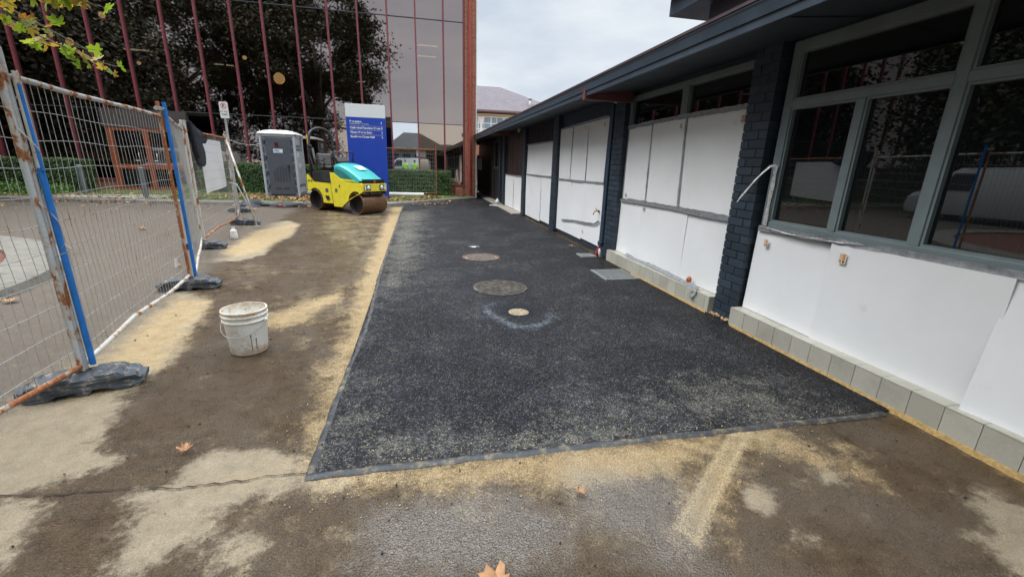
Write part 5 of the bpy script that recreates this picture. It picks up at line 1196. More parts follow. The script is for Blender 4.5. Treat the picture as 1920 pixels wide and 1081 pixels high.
# ---- rubber / plastic fence feet
def foot(c, ang, label, first=[None]):
    if first[0] is None:
        prof = [(-.33, .03), (-.335, .085), (-.30, .10), (-.285, .10), (-.27, .125), (-.20, .150), (-.07, .152), (-.05, .135), (.05, .135), (.07, .152), (.19, .150), (.23, .120), (.285, .108), (.30, .085), (.335, .08), (.33, .03), (.29, .0), (.17, .0), (.13, .03), (.05, .03), (.03, .0), (-.03, .0), (-.05, .03), (-.13, .03), (-.17, .0), (-.29, .0)]
        mb = MB(); mb.prism(prof, xz, -.115, .115)
        o = mb.build('rubber_fence_block', M['rubber'], bevel=.0)
        import bmesh
        bm = bmesh.new(); bm.from_mesh(o.data); bmesh.ops.subdivide_edges(bm, edges=[e for e in bm.edges if abs(e.verts[0].co.y-e.verts[1].co.y) > .1], cuts=5); bmesh.ops.triangulate(bm, faces=bm.faces[:]) 
        bmesh.ops.subdivide_edges(bm, edges=[e for e in bm.edges if e.calc_length() > .05], cuts=1, use_grid_fill=True)
        rnd = random.Random(3)
        for v in bm.verts:
            k = abs(v.co.x)/.33; y = v.co.y/.115
            v.co.y *= 1-.30*max(0, k-.75)/.25-.10*abs(math.sin(v.co.x*24))*(abs(y) > .9)
            if v.co.z > .06: v.co.z -= .024*abs(y)**3+.010*(.5+.5*math.sin(v.co.x*31+2))*(abs(v.co.x) > .07)*(1-abs(y))
            if .22 < abs(v.co.x) < .30 and v.co.z > .09 and abs(y) < .6: v.co.z -= .02
            v.co += Vector((rnd.gauss(0, .0012),)*3)
        bm.to_mesh(o.data); bm.free()
        sb_ = o.modifiers.new('round', 'BEVEL'); sb_.width = .008; sb_.segments = 2; sb_.limit_method = 'ANGLE'; sb_.angle_limit = R(38)
        # sockets
        m_ = MB()
        for x in (-.022, .022): m_.lathe([(.023, .0), (.023, .004), (.019, .004), (.019, -.02)], (x, 0, .136), 14)
        sk = m_.build('socket', M['black'], o)
        first[0] = o; r_ = o
    else: r_ = copy_tree(first[0])
    r_.location = (c[0], c[1], .0); r_.rotation_euler = (0, 0, ang); tag(r_, label, 'fence base', 'dark plastic feet under the fence posts'); return r_
foot((-2.33, 3.24), R(19), 'dusty dark fence foot nearest the camera, under the blue striped post')
foot((-2.85, 5.86), R(10), 'dark fence foot under the bright blue post')
foot((-3.80, 8.55), R(6), 'dark fence foot near the white bottle, below the hanging jacket')
foot((-4.25, 11.72), R(4), 'dark fence foot below the parking sign, beside the slanting brace')
foot((-5.32, 14.45), R(3), 'farthest dark fence foot close to the cable heap')

# ---- jacket
mb = MB(); rnd = random.Random(8); dcd = (Vector(PD)-Vector(PC)).normalized(); nrm = Vector((dcd.y, -dcd.x))
rows_ = [(2.17, .05, .30), (2.12, .02, .62), (2.03, .04, .95), (1.95, .08, 1.22), (1.90, .12, 1.32), (1.86, .14, 1.10), (1.80, .16, .86), (1.72, .20, .92), (1.64, .24, .98), (1.55, .28, .96), (1.47, .34, .92), (1.43, .42, .88)]
V = []; K = 22
for i, (z, a_, b_) in enumerate(rows_):
    for k in range(K):
        t = 2*math.pi*k/K; s_ = (a_+b_)/2+(b_-a_)/2*math.cos(t)
        dp_ = (.030+.012*i/len(rows_))*math.sin(t)*(1+.5*math.sin(s_*34+i*.4))+.012*math.sin(s_*28+i*.5)
        p = Vector(PC)+dcd*s_+nrm*(.045+dp_); V.append((p.x, p.y, z-.02*math.sin(s_*13)*(i > 0)+rnd.uniform(-.004, .004)))
F = [(i*K+k, i*K+(k+1) % K, i*K+K+(k+1) % K, i*K+K+k) for i in range(len(rows_)-1) for k in range(K)]+[tuple(range(K)), tuple((len(rows_)-1)*K+k for k in range(K-1, -1, -1))]
mb.add(V, F); jk = mb.build('hanging_jacket', M['blackmat'], smooth=True, autos=70); tag(jk, 'dark navy jacket hung over the fence post next to the white board', 'jacket')
mb = MB(); V = []
for i in range(7):
    z = 2.16-.1*i
    for k in range(8):
        t = 2*math.pi*k/8; s_ = .10+.06*i*.5+.05*math.cos(t); p = Vector(PC)+dcd*s_+nrm*(.09+.035*math.sin(t)); V.append((p.x, p.y, z))
mb.add(V, [(i*8+k, i*8+(k+1) % 8, i*8+8+(k+1) % 8, i*8+8+k) for i in range(6) for k in range(8)]+[tuple(48+k for k in range(8))]); mb.build('sleeve', M['blackmat'], jk, smooth=True)
# ---- white board
mb = MB(); a_ = Vector(PC)+dcd*1.02-nrm*.03; b_ = Vector(PC)+dcd*2.86-nrm*.03
n_ = 14; V = []
for side in (0, .006):
    for i in range(n_+1):
        p = a_.lerp(b_, i/n_)-nrm*(side+.012*math.sin(i*.5)); zb_ = .91-.05*(i/n_)+.03*(i/n_)**2; V += [(p.x, p.y, .89+.05*i/n_), (p.x, p.y, 1.93)]
o_ = 2*(n_+1); F = []
for i in range(n_): F += [(2*i, 2*i+2, 2*i+3, 2*i+1), (o_+2*i, o_+2*i+1, o_+2*i+3, o_+2*i+2), (2*i, o_+2*i, o_+2*i+2, 2*i+2), (2*i+1, 2*i+3, o_+2*i+3, o_+2*i+1)]
F += [(0, 1, o_+1, o_), (2*n_, o_+2*n_, o_+2*n_+1, 2*n_+1)]
mb.add(V, F); o = mb.build('white_board', M['sheet']); tag(o, 'blank white board fixed behind the fence mesh beside the jacket', 'board')
# ---- small tag on the mesh
mb = MB(); mb.box(-.04, .04, -.002, .002, -.05, .05); o = mb.build('fence_tag', M['signwhite'], loc=(-2.74, 5.42, .42)); o.rotation_euler = (R(4), R(10), R(100)); tag(o, 'small pale plastic tag low on the mesh near the bright blue post', 'tag')

# ---- parking sign
ps = empty('parking_sign', (-4.80, 12.93, 0), 'white parking restriction sign on a galvanised pole above the fence', 'sign')
mb = MB(); mb.tube([(0, 0, 0), (0, 0, 2.92)], .028, 12); mb.tube([(0, 0, 2.92), (0, 0, 2.925)], .02, 10); mb.build('pole', M['galv'], ps, smooth=True, autos=50)
mb = MB(); pr_ = [(-.10, .02), (-.085, 0), (.085, 0), (.10, .02), (.10, .37), (.085, .39), (-.085, .39), (-.10, .37)]
mb.prism(pr_, lambda u, v, w_: (u+.015, w_, 2.54+v), -.040, -.036); pp_ = mb.build('sign_plate', M['signwhite'], ps)
mb = MB(); mt_ = Matrix.Rotation(R(90), 3, 'X')
for k in range(28):
    t0, t1 = 2*math.pi*k/28, 2*math.pi*(k+1)/28
    mb.add([(.015+q*math.cos(t), -.0415, 2.83+q*math.sin(t)) for q, t in ((.055, t0), (.068, t0), (.068, t1), (.055, t1))], [(0, 1, 2, 3)])
mb.add([(.015-.045, -.0417, 2.875), (.015-.037, -.0417, 2.883), (.015+.047, -.0417, 2.79), (.015+.039, -.0417, 2.782)], [(0, 1, 2, 3)])
mb.build('red_circle', plain('sign_red', (.62, .03, .03), .4), pp_, fixn=False)
text_mesh('P', .11, M['black'], 'lettering', pp_, fr((-.018, -.0410, 2.79), (1, 0, 0), (0, 0, 1)), .0002, 'LEFT', .002)
for s, z in (('AT ALL', 2.68), ('TIMES', 2.61)): text_mesh(s, .055, plain('sign_green', (.05, .12, .08), .5), 'lettering', pp_, fr((.015, -.0412, z), (1, 0, 0), (0, 0, 1)), .0003, 'CENTER', .001)
mb = MB(); mb.box(-.05, .08, -.035, .034, 2.60, 2.63); mb.box(-.05, .08, -.035, .034, 2.82, 2.85); mb.build('bracket', M['galv'], ps)
# ---- slanting brace
br = empty('fence_brace', (-3.85, 11.3, 0), 'pale slanting metal brace propping the fence below the parking sign', 'brace')
mb = MB(); mb.tube([(0, 0, .02), (-.62, .55, 2.12)], .021, 10); mb.build('brace_tube', M['pale_rust'], br, smooth=True)
mb = MB(); mb.box(-.06, .06, -.05, .05, 0, .014); mb.tube([(-.10, .09, .34), (-.42, .30, .98), (-.66, .54, 1.0)], .012, 8); mb.build('foot_plate', M['galv'], br)
# ---- rope from last post to toilet
mb = MB(); mb.tube([(-5.35, 14.45, 2.08)]+[(-5.35+(-5.7+5.35)*t, 14.45+(18.22-14.45)*t, 2.08-.10*math.sin(math.pi*t)+.02*t) for t in (.25, .5, .75)]+[(-5.72, 18.19, 2.10)], .007, 6)
tag(mb.build('white_rope', M['white_paint'], smooth=True), 'white rope stretched from the last fence post to the portable toilet', 'rope')

# ---- cable heap
ce = empty('cable_coil', (-4.55, 16.05, 0), 'heap of coiled grey hose and cable in front of the portable toilet', 'cable coil')
for q in range(2):
    mb = MB(); rnd = random.Random(q+20); pts = []
    for k in range(180):
        t = k*.21; r_ = .32+.10*math.sin(k*.037*(q+1))+rnd.uniform(-.012, .012)
        pts.append((-.15*q+(.55+.25*q)*r_*2*math.cos(t)+.18*math.sin(k*.02), .20*q+r_*.8*math.sin(t), .02+.10*abs(math.sin(k*.043))+.012*q))
    pts += [(.9+.3*q, -.2, .02), (1.5+.2*q, .0+.1*q, .02), (2.2, .25, .02)]
    mb.tube(pts, .013, 6); mb.build('hose', plain('hose_grey' if q else 'hose_dark', (.17, .17, .16) if q else (.06, .06, .065), .5), ce, smooth=True)
mb = MB(); mb.tube([(-.05, -.30, .08), (.06, -.31, .08)], .035, 10); mb.build('red_plug', plain('red_plug', (.60, .04, .04), .4), ce)
mb = MB(); mb.tube([(.07, -.31, .08), (.15, -.30, .07)], .03, 10); mb.build('grey_plug', M['white_paint'], ce)
mb = MB(); rnd = random.Random(5); V = []; K = 18
for i in range(6):
    for k in range(K):
        t = 2*math.pi*k/K; r_ = (1-i/6)**.6*(.36+.07*math.sin(3*t+i)+rnd.uniform(-.02, .02)); V.append((r_*math.cos(t)*1.3, r_*math.sin(t)*.8, .035*i*1.3+rnd.uniform(-.01, .01)))
mb.add(V, [(i*K+k, i*K+(k+1) % K, i*K+K+(k+1) % K, i*K+K+k) for i in range(5) for k in range(K)]+[tuple(5*K+k for k in range(K))])
o = mb.build('tool_bag', plain('tarp_dark', (.035, .04, .055), .7, 0, .4, 15), smooth=True, loc=(-5.6, 16.35, 0)); tag(o, 'crumpled dark bag beside the cable heap behind the fence', 'bag')

# ---- bollards
def bollard(p, label, first=[None]):
    if first[0] is None:
        r_ = empty('bollard', p, label, 'bollard', 'grey metal bollards by the orange doors')
        mb = MB(); mb.tube([(0, 0, 0), (0, 0, 1.0)], .085, 20); mb.build('bollard_post', M['bol'], r_, smooth=True, autos=50)
        mb = MB(); mb.lathe([(.086, .99), (.088, 1.0), (.08, 1.02), (.0, 1.025)], n=20); mb.build('cap', M['galv'], r_, smooth=True, autos=50)
        mb = MB(); mb.lathe([(.085, .012), (.14, .01), (.145, 0)], n=20); mb.build('base_flange', M['galv'], r_); first[0] = r_
    else: r_ = copy_tree(first[0])
    r_.location = p; r_['label'] = label; return r_
M['bol'] = plain('bollard_grey', (.17, .19, .20), .4, .4, .12, 5)
bollard((-11.9, 18.72, .15), 'grey bollard standing against the left clipped hedge')
bollard((-9.42, 17.62, .15), 'grey bollard standing in front of the orange doors')
# ---- white pipe on the verge
mb = MB(); mb.lathe([(.078, 0), (.088, 0), (.088, 6.0), (.078, 6.0), (.078, 0)], (0, 0, 0), 20, Matrix.Rotation(R(90), 3, 'Y')); o = mb.build('white_pipe', plain('pvc', (.66, .66, .62), .35, 0, .05), smooth=True, autos=50)
o.location = (-5.8, 19.60, .25); o.rotation_euler = (0, 0, R(-2.6)); tag(o, 'long white plastic pipe lying on the verge in front of the hedge', 'pipe')
# brick edging stub by pier
mb = MB(); mb.box(1.62, 1.95, 20.1, 20.45, .1, .55); tag(mb.build('brick_post', M['redbrick'], bevel=.006), 'short red brick stub between the small hedge and the corner pier', 'brick stub')

# ============================================================ BUCKET
bk = empty('bucket', (-1.475, 3.775, 0), 'dirty white plastic bucket with a wire handle on the driveway', 'bucket')
m, n, l, b = newmat('bucket_plastic'); v = objvec(n); t = noise(n, l, 9, 8, .72, v); t2 = noise(n, l, 45, 4, .6, v); sz = n.new('ShaderNodeSeparateXYZ'); l.new(v, sz.inputs[0])
low = ramp(n, l, sz.outputs[2], [(.0, (.30,)*3), (.10, (.03,)*3), (.26, (.03,)*3), (.38, (.20,)*3)]).outputs[0]
dm_ = mth(n, l, 'ADD', t.outputs[0], low)
c = mixc(n, l, ramp(n, l, dm_, [(.58, (0,0,0)), (.76, (.8,)*3)]).outputs[0], (.86, .84, .78), (.50, .36, .21))
c = mixc(n, l, ramp(n, l, mth(n, l, 'ADD', t2.outputs[0], mth(n, l, 'MULTIPLY', low, .25)), [(.68, (0,0,0)), (.71, (1,1,1))]).outputs[0], c, (.10, .06, .03))
l.new(c, b.inputs['Base Color']); setb(b, Roughness=.42); M['bucket'] = m
mb = MB(); mb.lathe([(0, .004), (.128, .0), (.136, .004), (.141, .02), (.160, .285), (.162, .292), (.171, .293), (.172, .300), (.163, .303), (.165, .335), (.174, .337), (.175, .344), (.166, .348), (.167, .372), (.173, .374), (.173, .383), (.166, .385), (.161, .384), (.158, .30), (.137, .02), (.12, .012), (0, .012)], n=56)
mb.build('pail', M['bucket'], bk, smooth=True, autos=45)
mb = MB(); pts = []; ha = R(-38)
for k in range(21):
    t = math.pi*k/20; x = .182*math.cos(t); dz = -.115*math.sin(t); dy = -.185*math.sin(t)*1.0
    r_ = max(.172, math.hypot(x, dy)) if True else 0
    vx, vy = x, dy
    L_ = math.hypot(vx, vy)
    if L_ < .176: vx, vy = vx*.176/L_, vy*.176/L_
    pts.append((vx, vy, .30+dz))
mt_ = Matrix.Rotation(R(-14), 3, 'Z'); pts = [tuple(mt_@Vector(p)) for p in pts]
mb.tube(pts, .0028, 6); hnd = mb.build('handle', M['galv'], bk, smooth=True)
mb = MB()
for s_ in (0, -1): mb.tube([pts[s_], tuple(Vector(pts[s_])*.94)], .012, 10)
mb.build('handle_lug', M['bucket'], bk)
dr_ = MB()
for ang, z0, z1 in ((R(-62), .185, .03), (R(-48), .145, .045)):
    P_ = []
    for k in range(8):
        z = z0+(z1-z0)*k/7; r_ = .1385+(z/.285)*.0215+.002; P_.append((r_*math.cos(ang), r_*math.sin(ang), z))
    dr_.tube(P_, [.0045]+[.0022]*6+[.001], 6); dr_.lathe([(0, .004), (.007, .002), (.008, 0)], P_[0], 10, Matrix.Rotation(R(90), 3, 'Y')@Matrix.Rotation(-ang*0, 3, 'Z'))
dr_.build('paint_drips', M['black'], bk, smooth=True)
# ---- white bottle
bo = empty('plastic_bottle', (-3.70, 9.55, 0), 'small white plastic bottle standing by the fence foot', 'bottle')
mb = MB(); mb.lathe([(0, 0), (.055, 0), (.062, .01), (.062, .11), (.055, .13), (.055, .135), (.06, .15), (.05, .185), (.022, .205), (.022, .22), (0, .22)], n=20); mb.build('bottle_body', plain('bottle_white', (.72, .72, .68), .35), bo, smooth=True, autos=50)
mb = MB(); mb.lathe([(.026, .205), (.026, .235), (0, .236)], n=16); mb.build('cap', M['white_paint'], bo, smooth=True, autos=40)

# ============================================================ COVERS AND DRAINS
def castiron(name, c, c2):
    m, n, l, b = newmat(name); v = objvec(n); t = noise(n, l, 14, 6, .7, v)
    l.new(ramp(n, l, t.outputs[0], [(.35, c), (.5, c2), (.68, (.21, .18, .15))]).outputs[0], b.inputs['Base Color']); setb(b, Roughness=.6, Metallic=.2); bump(n, l, b, t.outputs[0], .4, .004); return m
M['iron'] = castiron('cover_iron', (.035, .03, .028), (.09, .078, .066)); M['iron2'] = castiron('cover_iron_dusty', (.09, .075, .06), (.19, .165, .135))
z0 = .002
c1 = empty('manhole_cover', (1.03, 5.42, z0), 'large round ribbed manhole cover in the fresh black asphalt', 'manhole cover')
mb = MB(); mb.lathe([(.365, -.02), (.365, .014), (.345, .016), (.342, .008)], n=48); mb.build('rim', M['iron'], c1)
mb = MB(); mb.disc((0, 0, .008), .342, 48)
for i in range(-15, 16):
    x = i*.0215; h = math.sqrt(max(0, .325**2-x*x))
    if h > .02: mb.obox((x*math.cos(R(25)), x*math.sin(R(25)), .0115), (.010, 2*h, .007), Matrix.Rotation(R(25), 3, 'Z'))
mb.build('ribbed_lid', M['iron'], c1)
c2 = empty('manhole_cover', (1.04, 7.37, z0), 'rusty rimmed manhole cover with a dusty concrete filled lid, farther along', 'manhole cover')
mb = MB(); mb.lathe([(.335, -.02), (.335, .016), (.31, .018), (.305, .006)], n=48); mb.build('rim', plain('rusty_rim', (.15, .08, .045), .7, .2, .4, 12), c2)
mb = MB(); mb.disc((0, 0, .006), .305, 48)
for i in range(-6, 7):
    for j in range(-6, 7):
        if math.hypot(i, j)*.045 < .27: mb.obox((i*.045, j*.045, .010), (.026, .026, .008), Matrix.Rotation(R(45), 3, 'Z'))
mb.build('studded_lid', M['iron2'], c2)
c3 = empty('valve_cover', (CAP[0], CAP[1], -.006), 'small round sandy valve cap in a sunken ring of the black asphalt', 'valve cap')
mb = MB(); mb.lathe([(.118, -.01), (.116, .012), (.10, .016), (0, .017)], n=32); mb.build('lid', plain('sandy_lid', (.30, .235, .15), .9, 0, .5, 40, .6, dirt=(.09, .07, .05), dirtamt=.50), c3, smooth=True, autos=40)
c4 = empty('valve_cover', (1.04, 8.42, z0), 'tiny bright metal plate beyond the studded manhole cover', 'valve cap')
mb = MB(); mb.lathe([(.12, -.01), (.12, .006), (.085, .008), (.08, .004)], n=32, mi=0); mb.build('rim', M['iron'], c4)
mb = MB(); mb.lathe([(.08, .004), (.07, .012), (0, .014)], n=24); mb.build('lid', M['chrome'], c4, smooth=True)
def grate(c, wx, wy, nb, ang, label, cross=3):
    r_ = empty('drain_grate', c, label, 'drain grate', 'galvanised drain grates along the building', ang)
    mb = MB(); t = .025
    mb.box(-wx/2, wx/2, -wy/2, -wy/2+t, -.01, .014); mb.box(-wx/2, wx/2, wy/2-t, wy/2, -.01, .014); mb.box(-wx/2, -wx/2+t, -wy/2+t, wy/2-t, -.01, .014); mb.box(wx/2-t, wx/2, -wy/2+t, wy/2-t, -.01, .014)
    mb.build('frame', M['grate'], r_)
    mb = MB()
    for i in range(nb):
        x = -wx/2+t+(wx-2*t)*(i+.5)/nb; mb.box(x-.0035, x+.0035, -wy/2+t, wy/2-t, -.008, .011)
    for j in range(cross):
        y = -wy/2+(wy)*(j+1)/(cross+1); mb.box(-wx/2+t, wx/2-t, y-.004, y+.004, -.006, .0125)
    mb.build('bars', M['grate'], r_)
    mb = MB(); mb.quad((-wx/2+t, -wy/2+t, -.007), (wx/2-t, -wy/2+t, -.007), (wx/2-t, wy/2-t, -.007), (-wx/2+t, wy/2-t, -.007)); mb.build('sump', M['black'], r_)
M['grate'] = plain('grate_galv', (.34, .36, .35), .5, .3, .2, 20)
grate((2.92, 5.92, .012), .54, .60, 15, 0, 'large rectangular drain grate against the tiled plinth')
grate((3.03, 7.36, .012), .30, .30, 12, 0, 'small square drain grate near the foot of the downpipe', 1)

# ============================================================ LEAVES
m, n, l, b = newmat('dead_leaf'); g_ = n.new('ShaderNodeNewGeometry'); t = noise(n, l, 30, 4, .6, objvec(n)); oi = n.new('ShaderNodeObjectInfo')
c = ramp(n, l, g_.outputs['Random Per Island'], [(0, (.20, .085, .035)), (.5, (.38, .18, .075)), (1, (.55, .34, .16))]).outputs[0]
l.new(mixc(n, l, .6, c, ramp(n, l, t.outputs[0], [(.3, (.55,)*3), (.7, (1.35,)*3)]).outputs[0], 'MULTIPLY'), b.inputs['Base Color']); setb(b, Roughness=.6); M['dead'] = m
LEAF = []
for ang, r_ in ((-90, .10), (-60, .42), (-38, .60), (-22, .40), (-5, .78), (12, .92), (28, .62), (40, .50), (58, .95), (74, .86), (90, 1.1)):
    LEAF.append((r_*math.cos(R(ang)), r_*math.sin(R(ang))))
LEAF = LEAF+[(-x, y) for x, y in reversed(LEAF[1:-1])]
def leaf_geo(mb, P, u, v_, s_, curl, stem=True):
    """lobed leaf: fan round the centre so that it can curl"""
    nn = u.cross(v_); V = [P]; 
    for x, y in LEAF:
        r2 = x*x+y*y; V.append(P+u*x*s_+v_*y*s_+nn*curl*s_*r2*(1 if abs(x) > .3 else .4))
    k = len(LEAF); F = [(0, i+1, (i+1) % k+1) for i in range(k)]
    mb.add(V, F)
    if stem: mb.tube([P-v_*s_*.08, P-v_*s_*.75+nn*s_*.12, P-v_*s_*1.25+nn*s_*.2], .012*s_, 4)
def fallen(p, s_, ang, label, curl=.5, seed=0):
    mb = MB(); rnd = random.Random(seed); u = Vector((math.cos(ang), math.sin(ang), rnd.uniform(-.1, .15))).normalized(); v_ = Vector((-math.sin(ang), math.cos(ang), rnd.uniform(-.15, .15))); v_ = (v_-u*v_.dot(u)).normalized()
    leaf_geo(mb, Vector((0, 0, .02)), u, v_, s_, curl); o = mb.build('fallen_leaf', M['dead'], loc=(p[0], p[1], p[2] if len(p) > 2 else .0), fixn=False)
    o.modifiers.new('thick', 'SOLIDIFY').thickness = .0012; tag(o, label, 'leaf', 'fallen plane tree leaves')
fallen((.265, 1.262), .085, R(70), 'largest brown leaf, at the bottom edge of the photo', .35, 1)
fallen((.75, 1.67), .035, R(200), 'small orange leaf on the wet asphalt just below the sand band', .5, 2)
fallen((-1.33, 2.36), .045, R(10), 'curled brown leaf on the driveway left of the asphalt patch corner', .7, 3)
fallen((-4.42, 5.45), .085, R(30), 'orange leaf seen through the mesh beside the round garden bed', .5, 4)
fallen((-5.98, 10.85), .11, R(120), 'brown leaf alone on the grey driveway behind the first full panel', .5, 5)
fallen((-3.55, 7.1), .05, R(120), 'tiny pale leaf behind the mesh near the bright blue post', .5, 6)
fallen((3.02, 8.15, .02), .07, R(60), 'red brown leaf on the black asphalt near the tall boarded bay', .5, 7)
fallen((-5.15, 15.1), .09, R(20), 'lone tan leaf near the farthest fence foot', .5, 9)
# leaf litter on the verge and kerb
mb = MB(); rnd = random.Random(77)
def litter(cx, cy, sx_, sy_, n_, zoff=0.0, smin=.05, smax=.10):
    for i in range(n_):
        x = rnd.gauss(cx, sx_); y = rnd.gauss(cy, sy_)
        ky = kerb_y(x); z = (gz(y)+.015 if y > ky+.4 else (.125 if y > ky else .012))+rnd.uniform(0, .05)*1.0+zoff
        if y > 20.6: continue
        nn = Vector((rnd.gauss(0, .45), rnd.gauss(0, .45), 1)).normalized(); u = nn.orthogonal().normalized(); u.rotate(Matrix.Rotation(rnd.uniform(0, 6.28), 3, nn)); v_ = nn.cross(u)
        leaf_geo(mb, Vector((x, y, z)), u, v_, rnd.uniform(smin, smax)*.7, rnd.uniform(-.5, .7), False)
litter(-4.2, 18.0, 1.1, .55, 620); litter(-3.3, 17.6, .6, .5, 260); litter(-6.4, 18.7, .8, .4, 120); litter(-4.0, 16.3, .45, .12, 90); litter(-.6, 18.0, .8, .5, 200); litter(.5, 19.0, .8, .25, 60)
litter(-8, 17.6, 1.6, .4, 90); litter(-12.5, 18.0, 1.6, .5, 160); litter(-10.5, 17.2, 1.2, .3, 90); litter(-9, 15.5, 3, 1.2, 26); litter(-12, 15.8, 2, .9, 30); litter(-6.0, 18.3, .7, .5, 80)
tag(mb.build('leaf_litter', M['dead'], fixn=False), 'drifts of brown plane leaves along the kerb and verge', 'leaf litter', kind='stuff')
# crumbs of bitumen and pebbles near the joint
mb = MB()
for i in range(420):
    x = rnd.uniform(-2.6, 3.1); y = rnd.uniform(.9, 8)
    if x > -.7 and y > 2.1 and rnd.random() < .7: continue
    s_ = rnd.uniform(.0015, .006); mt_ = Matrix.Rotation(rnd.uniform(0, 3), 3, 'Z')@Matrix.Rotation(rnd.uniform(0, 1), 3, 'X')
    mb.obox((x, y, s_*.3+(.018 if x > -.6 and y > 2.05 else 0)), (s_*2, s_*1.4, s_*1.3), mt_)
tag(mb.build('asphalt_crumbs', plain('bitumen_crumb', (.02, .02, .02), .7), ), 'loose black asphalt crumbs scattered on the driveway', 'crumbs', kind='stuff')

mb = MB(); rnd = random.Random(31)
for i in range(650):
    if rnd.random() < .5: x = rnd.uniform(-.7, 2.6); y = 2.0-abs(rnd.gauss(0, .20))
    elif rnd.random() < .6: y = rnd.uniform(2, 9); x = -.66-abs(rnd.gauss(0, .16))
    else: x = rnd.uniform(-.55, 2.9); y = 2.06+abs(rnd.gauss(0, .10))
    s_ = rnd.uniform(.001, .0036); mt_ = Matrix.Rotation(rnd.uniform(0, 3), 3, 'Z')@Matrix.Rotation(rnd.uniform(0, 1), 3, 'X')
    mb.obox((x, y, s_*.3+(.007 if x > -.6 and y > 2.05 else -.003)), (s_*2, s_*1.4, s_*1.3), mt_)
tag(mb.build('sand_crumbs', plain('sand_crumb', (.55, .43, .26), .9, 0, .3, 30)), 'pale sandy crumbs scattered along the joint of the black asphalt', 'crumbs', kind='stuff')
# ============================================================ TREES
m, n, l, b = newmat('plane_leaf_dark'); g_ = n.new('ShaderNodeNewGeometry')
l.new(ramp(n, l, g_.outputs['Random Per Island'], [(0, (.014, .022, .008)), (.5, (.030, .040, .012)), (.85, (.055, .055, .018)), (1, (.09, .065, .02))]).outputs[0], b.inputs['Base Color']); setb(b, Roughness=.6); M['pleaf'] = m
M['bark'] = plain('bark', (.16, .13, .10), .9, 0, .4, 4, .6)
def tree(x, y, zc, rx, rz, n_, label, seed, limb_to=None):
    rnd = random.Random(seed); root = empty('plane_tree', (x, y, 0), label, 'tree', 'big plane trees round the yard')
    mb = MB(); mb.tube([(0, 0, -.1), (.05, .02, .8), (.1, -.1, 2.4), (.0, .1, zc*.55), (0, 0, zc)], [.42, .33, .28, .24, .12], 12)
    for k in range(9):
        a_ = k*.7+rnd.uniform(-.2, .2); h0 = zc*.35+rnd.uniform(0, zc*.3); q = rx*rnd.uniform(.6, .85)
        e_ = Vector((math.cos(a_)*q, math.sin(a_)*q, zc+rz*rnd.uniform(-.35, .5))); s_ = Vector((0, 0, h0))
        mid_ = s_.lerp(e_, .5)+Vector((0, 0, .6)); mb.tube([s_, s_.lerp(mid_, .5)+Vector((0, 0, .1)), mid_, e_], [.16, .12, .08, .03], 7)
    if limb_to:
        pts = [Vector(p)-Vector((x, y, 0)) for p in limb_to]; mb.tube(pts, [.14, .10, .07, .035, .018, .010, .007, .005], 8)
    mb.build('trunk', M['bark'], root, smooth=True)
    cl = []
    while len(cl) < 95:
        p = Vector((rnd.uniform(-1, 1), rnd.uniform(-1, 1), rnd.uniform(-1, 1)))
        if .35 < p.length < 1: cl.append((Vector((p.x*rx, p.y*rx, zc+p.z*rz)), rnd.uniform(.7, 1.5)))
    mb = MB(); arr = []
    for i in range(n_):
        c_, r_ = cl[i % len(cl)]
        P = c_+Vector((rnd.gauss(0, r_*.55), rnd.gauss(0, r_*.55), rnd.gauss(0, r_*.42)))
        u = Vector((rnd.gauss(0, 1), rnd.gauss(0, 1), rnd.gauss(0, .6))).normalized(); v_ = u.orthogonal().normalized(); v_.rotate(Matrix.Rotation(rnd.uniform(0, 6.28), 3, u)); s_ = rnd.uniform(.085, .14)
        mb.add([P-u*s_, P-u*s_*.1-v_*s_*.8, P+u*s_, P-u*s_*.1+v_*s_*.8], [(0, 1, 2, 3)])
    mb.build('crown', M['pleaf'], root, fixn=False); return root
limb = [(-9, -4, 4.2), (-7.2, -1.8, 4.6), (-5.4, .2, 4.2), (-4.2, 1.6, 3.6), (-3.5, 2.6, 3.2), (-3.2, 3.6, 2.85), (-3.0, 4.5, 2.62), (-2.9, 5.1, 2.48)]
T1 = tree(-9, -4, 11.2, 6.3, 6.2, 44000, 'great plane tree with its lowest twigs hanging in at the top left corner', 1, limb)
tree(-15, -8.5, 11.8, 5.6, 6.4, 30000, 'plane tree standing behind the great one, filling the mirrored crown above the portable toilet', 9)
tree(-20.5, -5, 11.5, 6.8, 6.6, 38000, 'second plane tree mirrored in the dark office glass, left of the portable toilet', 2)
tree(-30, -4, 11.5, 7.0, 6.8, 30000, 'third plane tree mirrored at the left edge of the office glass', 3)
tree(-17.5, 11, 5.8, 3.6, 5.0, 12000, 'plane tree mirrored in the big near window of the low building', 4)
tree(-18.6, 16.6, 5.4, 3.0, 4.4, 10000, 'plane tree mirrored behind the white van in the near window', 6)
tree(-14, -11, 4.6, 5.4, 4.6, 15000, 'low bushy tree mirrored below the great plane tree, behind the roller', 11)
tree(-22.5, -9.5, 4.2, 5.0, 4.2, 10000, 'low bushy tree mirrored behind the parking sign', 12)
tree(-26, 7, 6.2, 5.2, 6.0, 15000, 'dark tree mirrored in the top lights of the near window', 13)
tree(-27, -1, 6.2, 5.2, 6.0, 12000, 'dark tree mirrored at the right edge of the near window', 14)
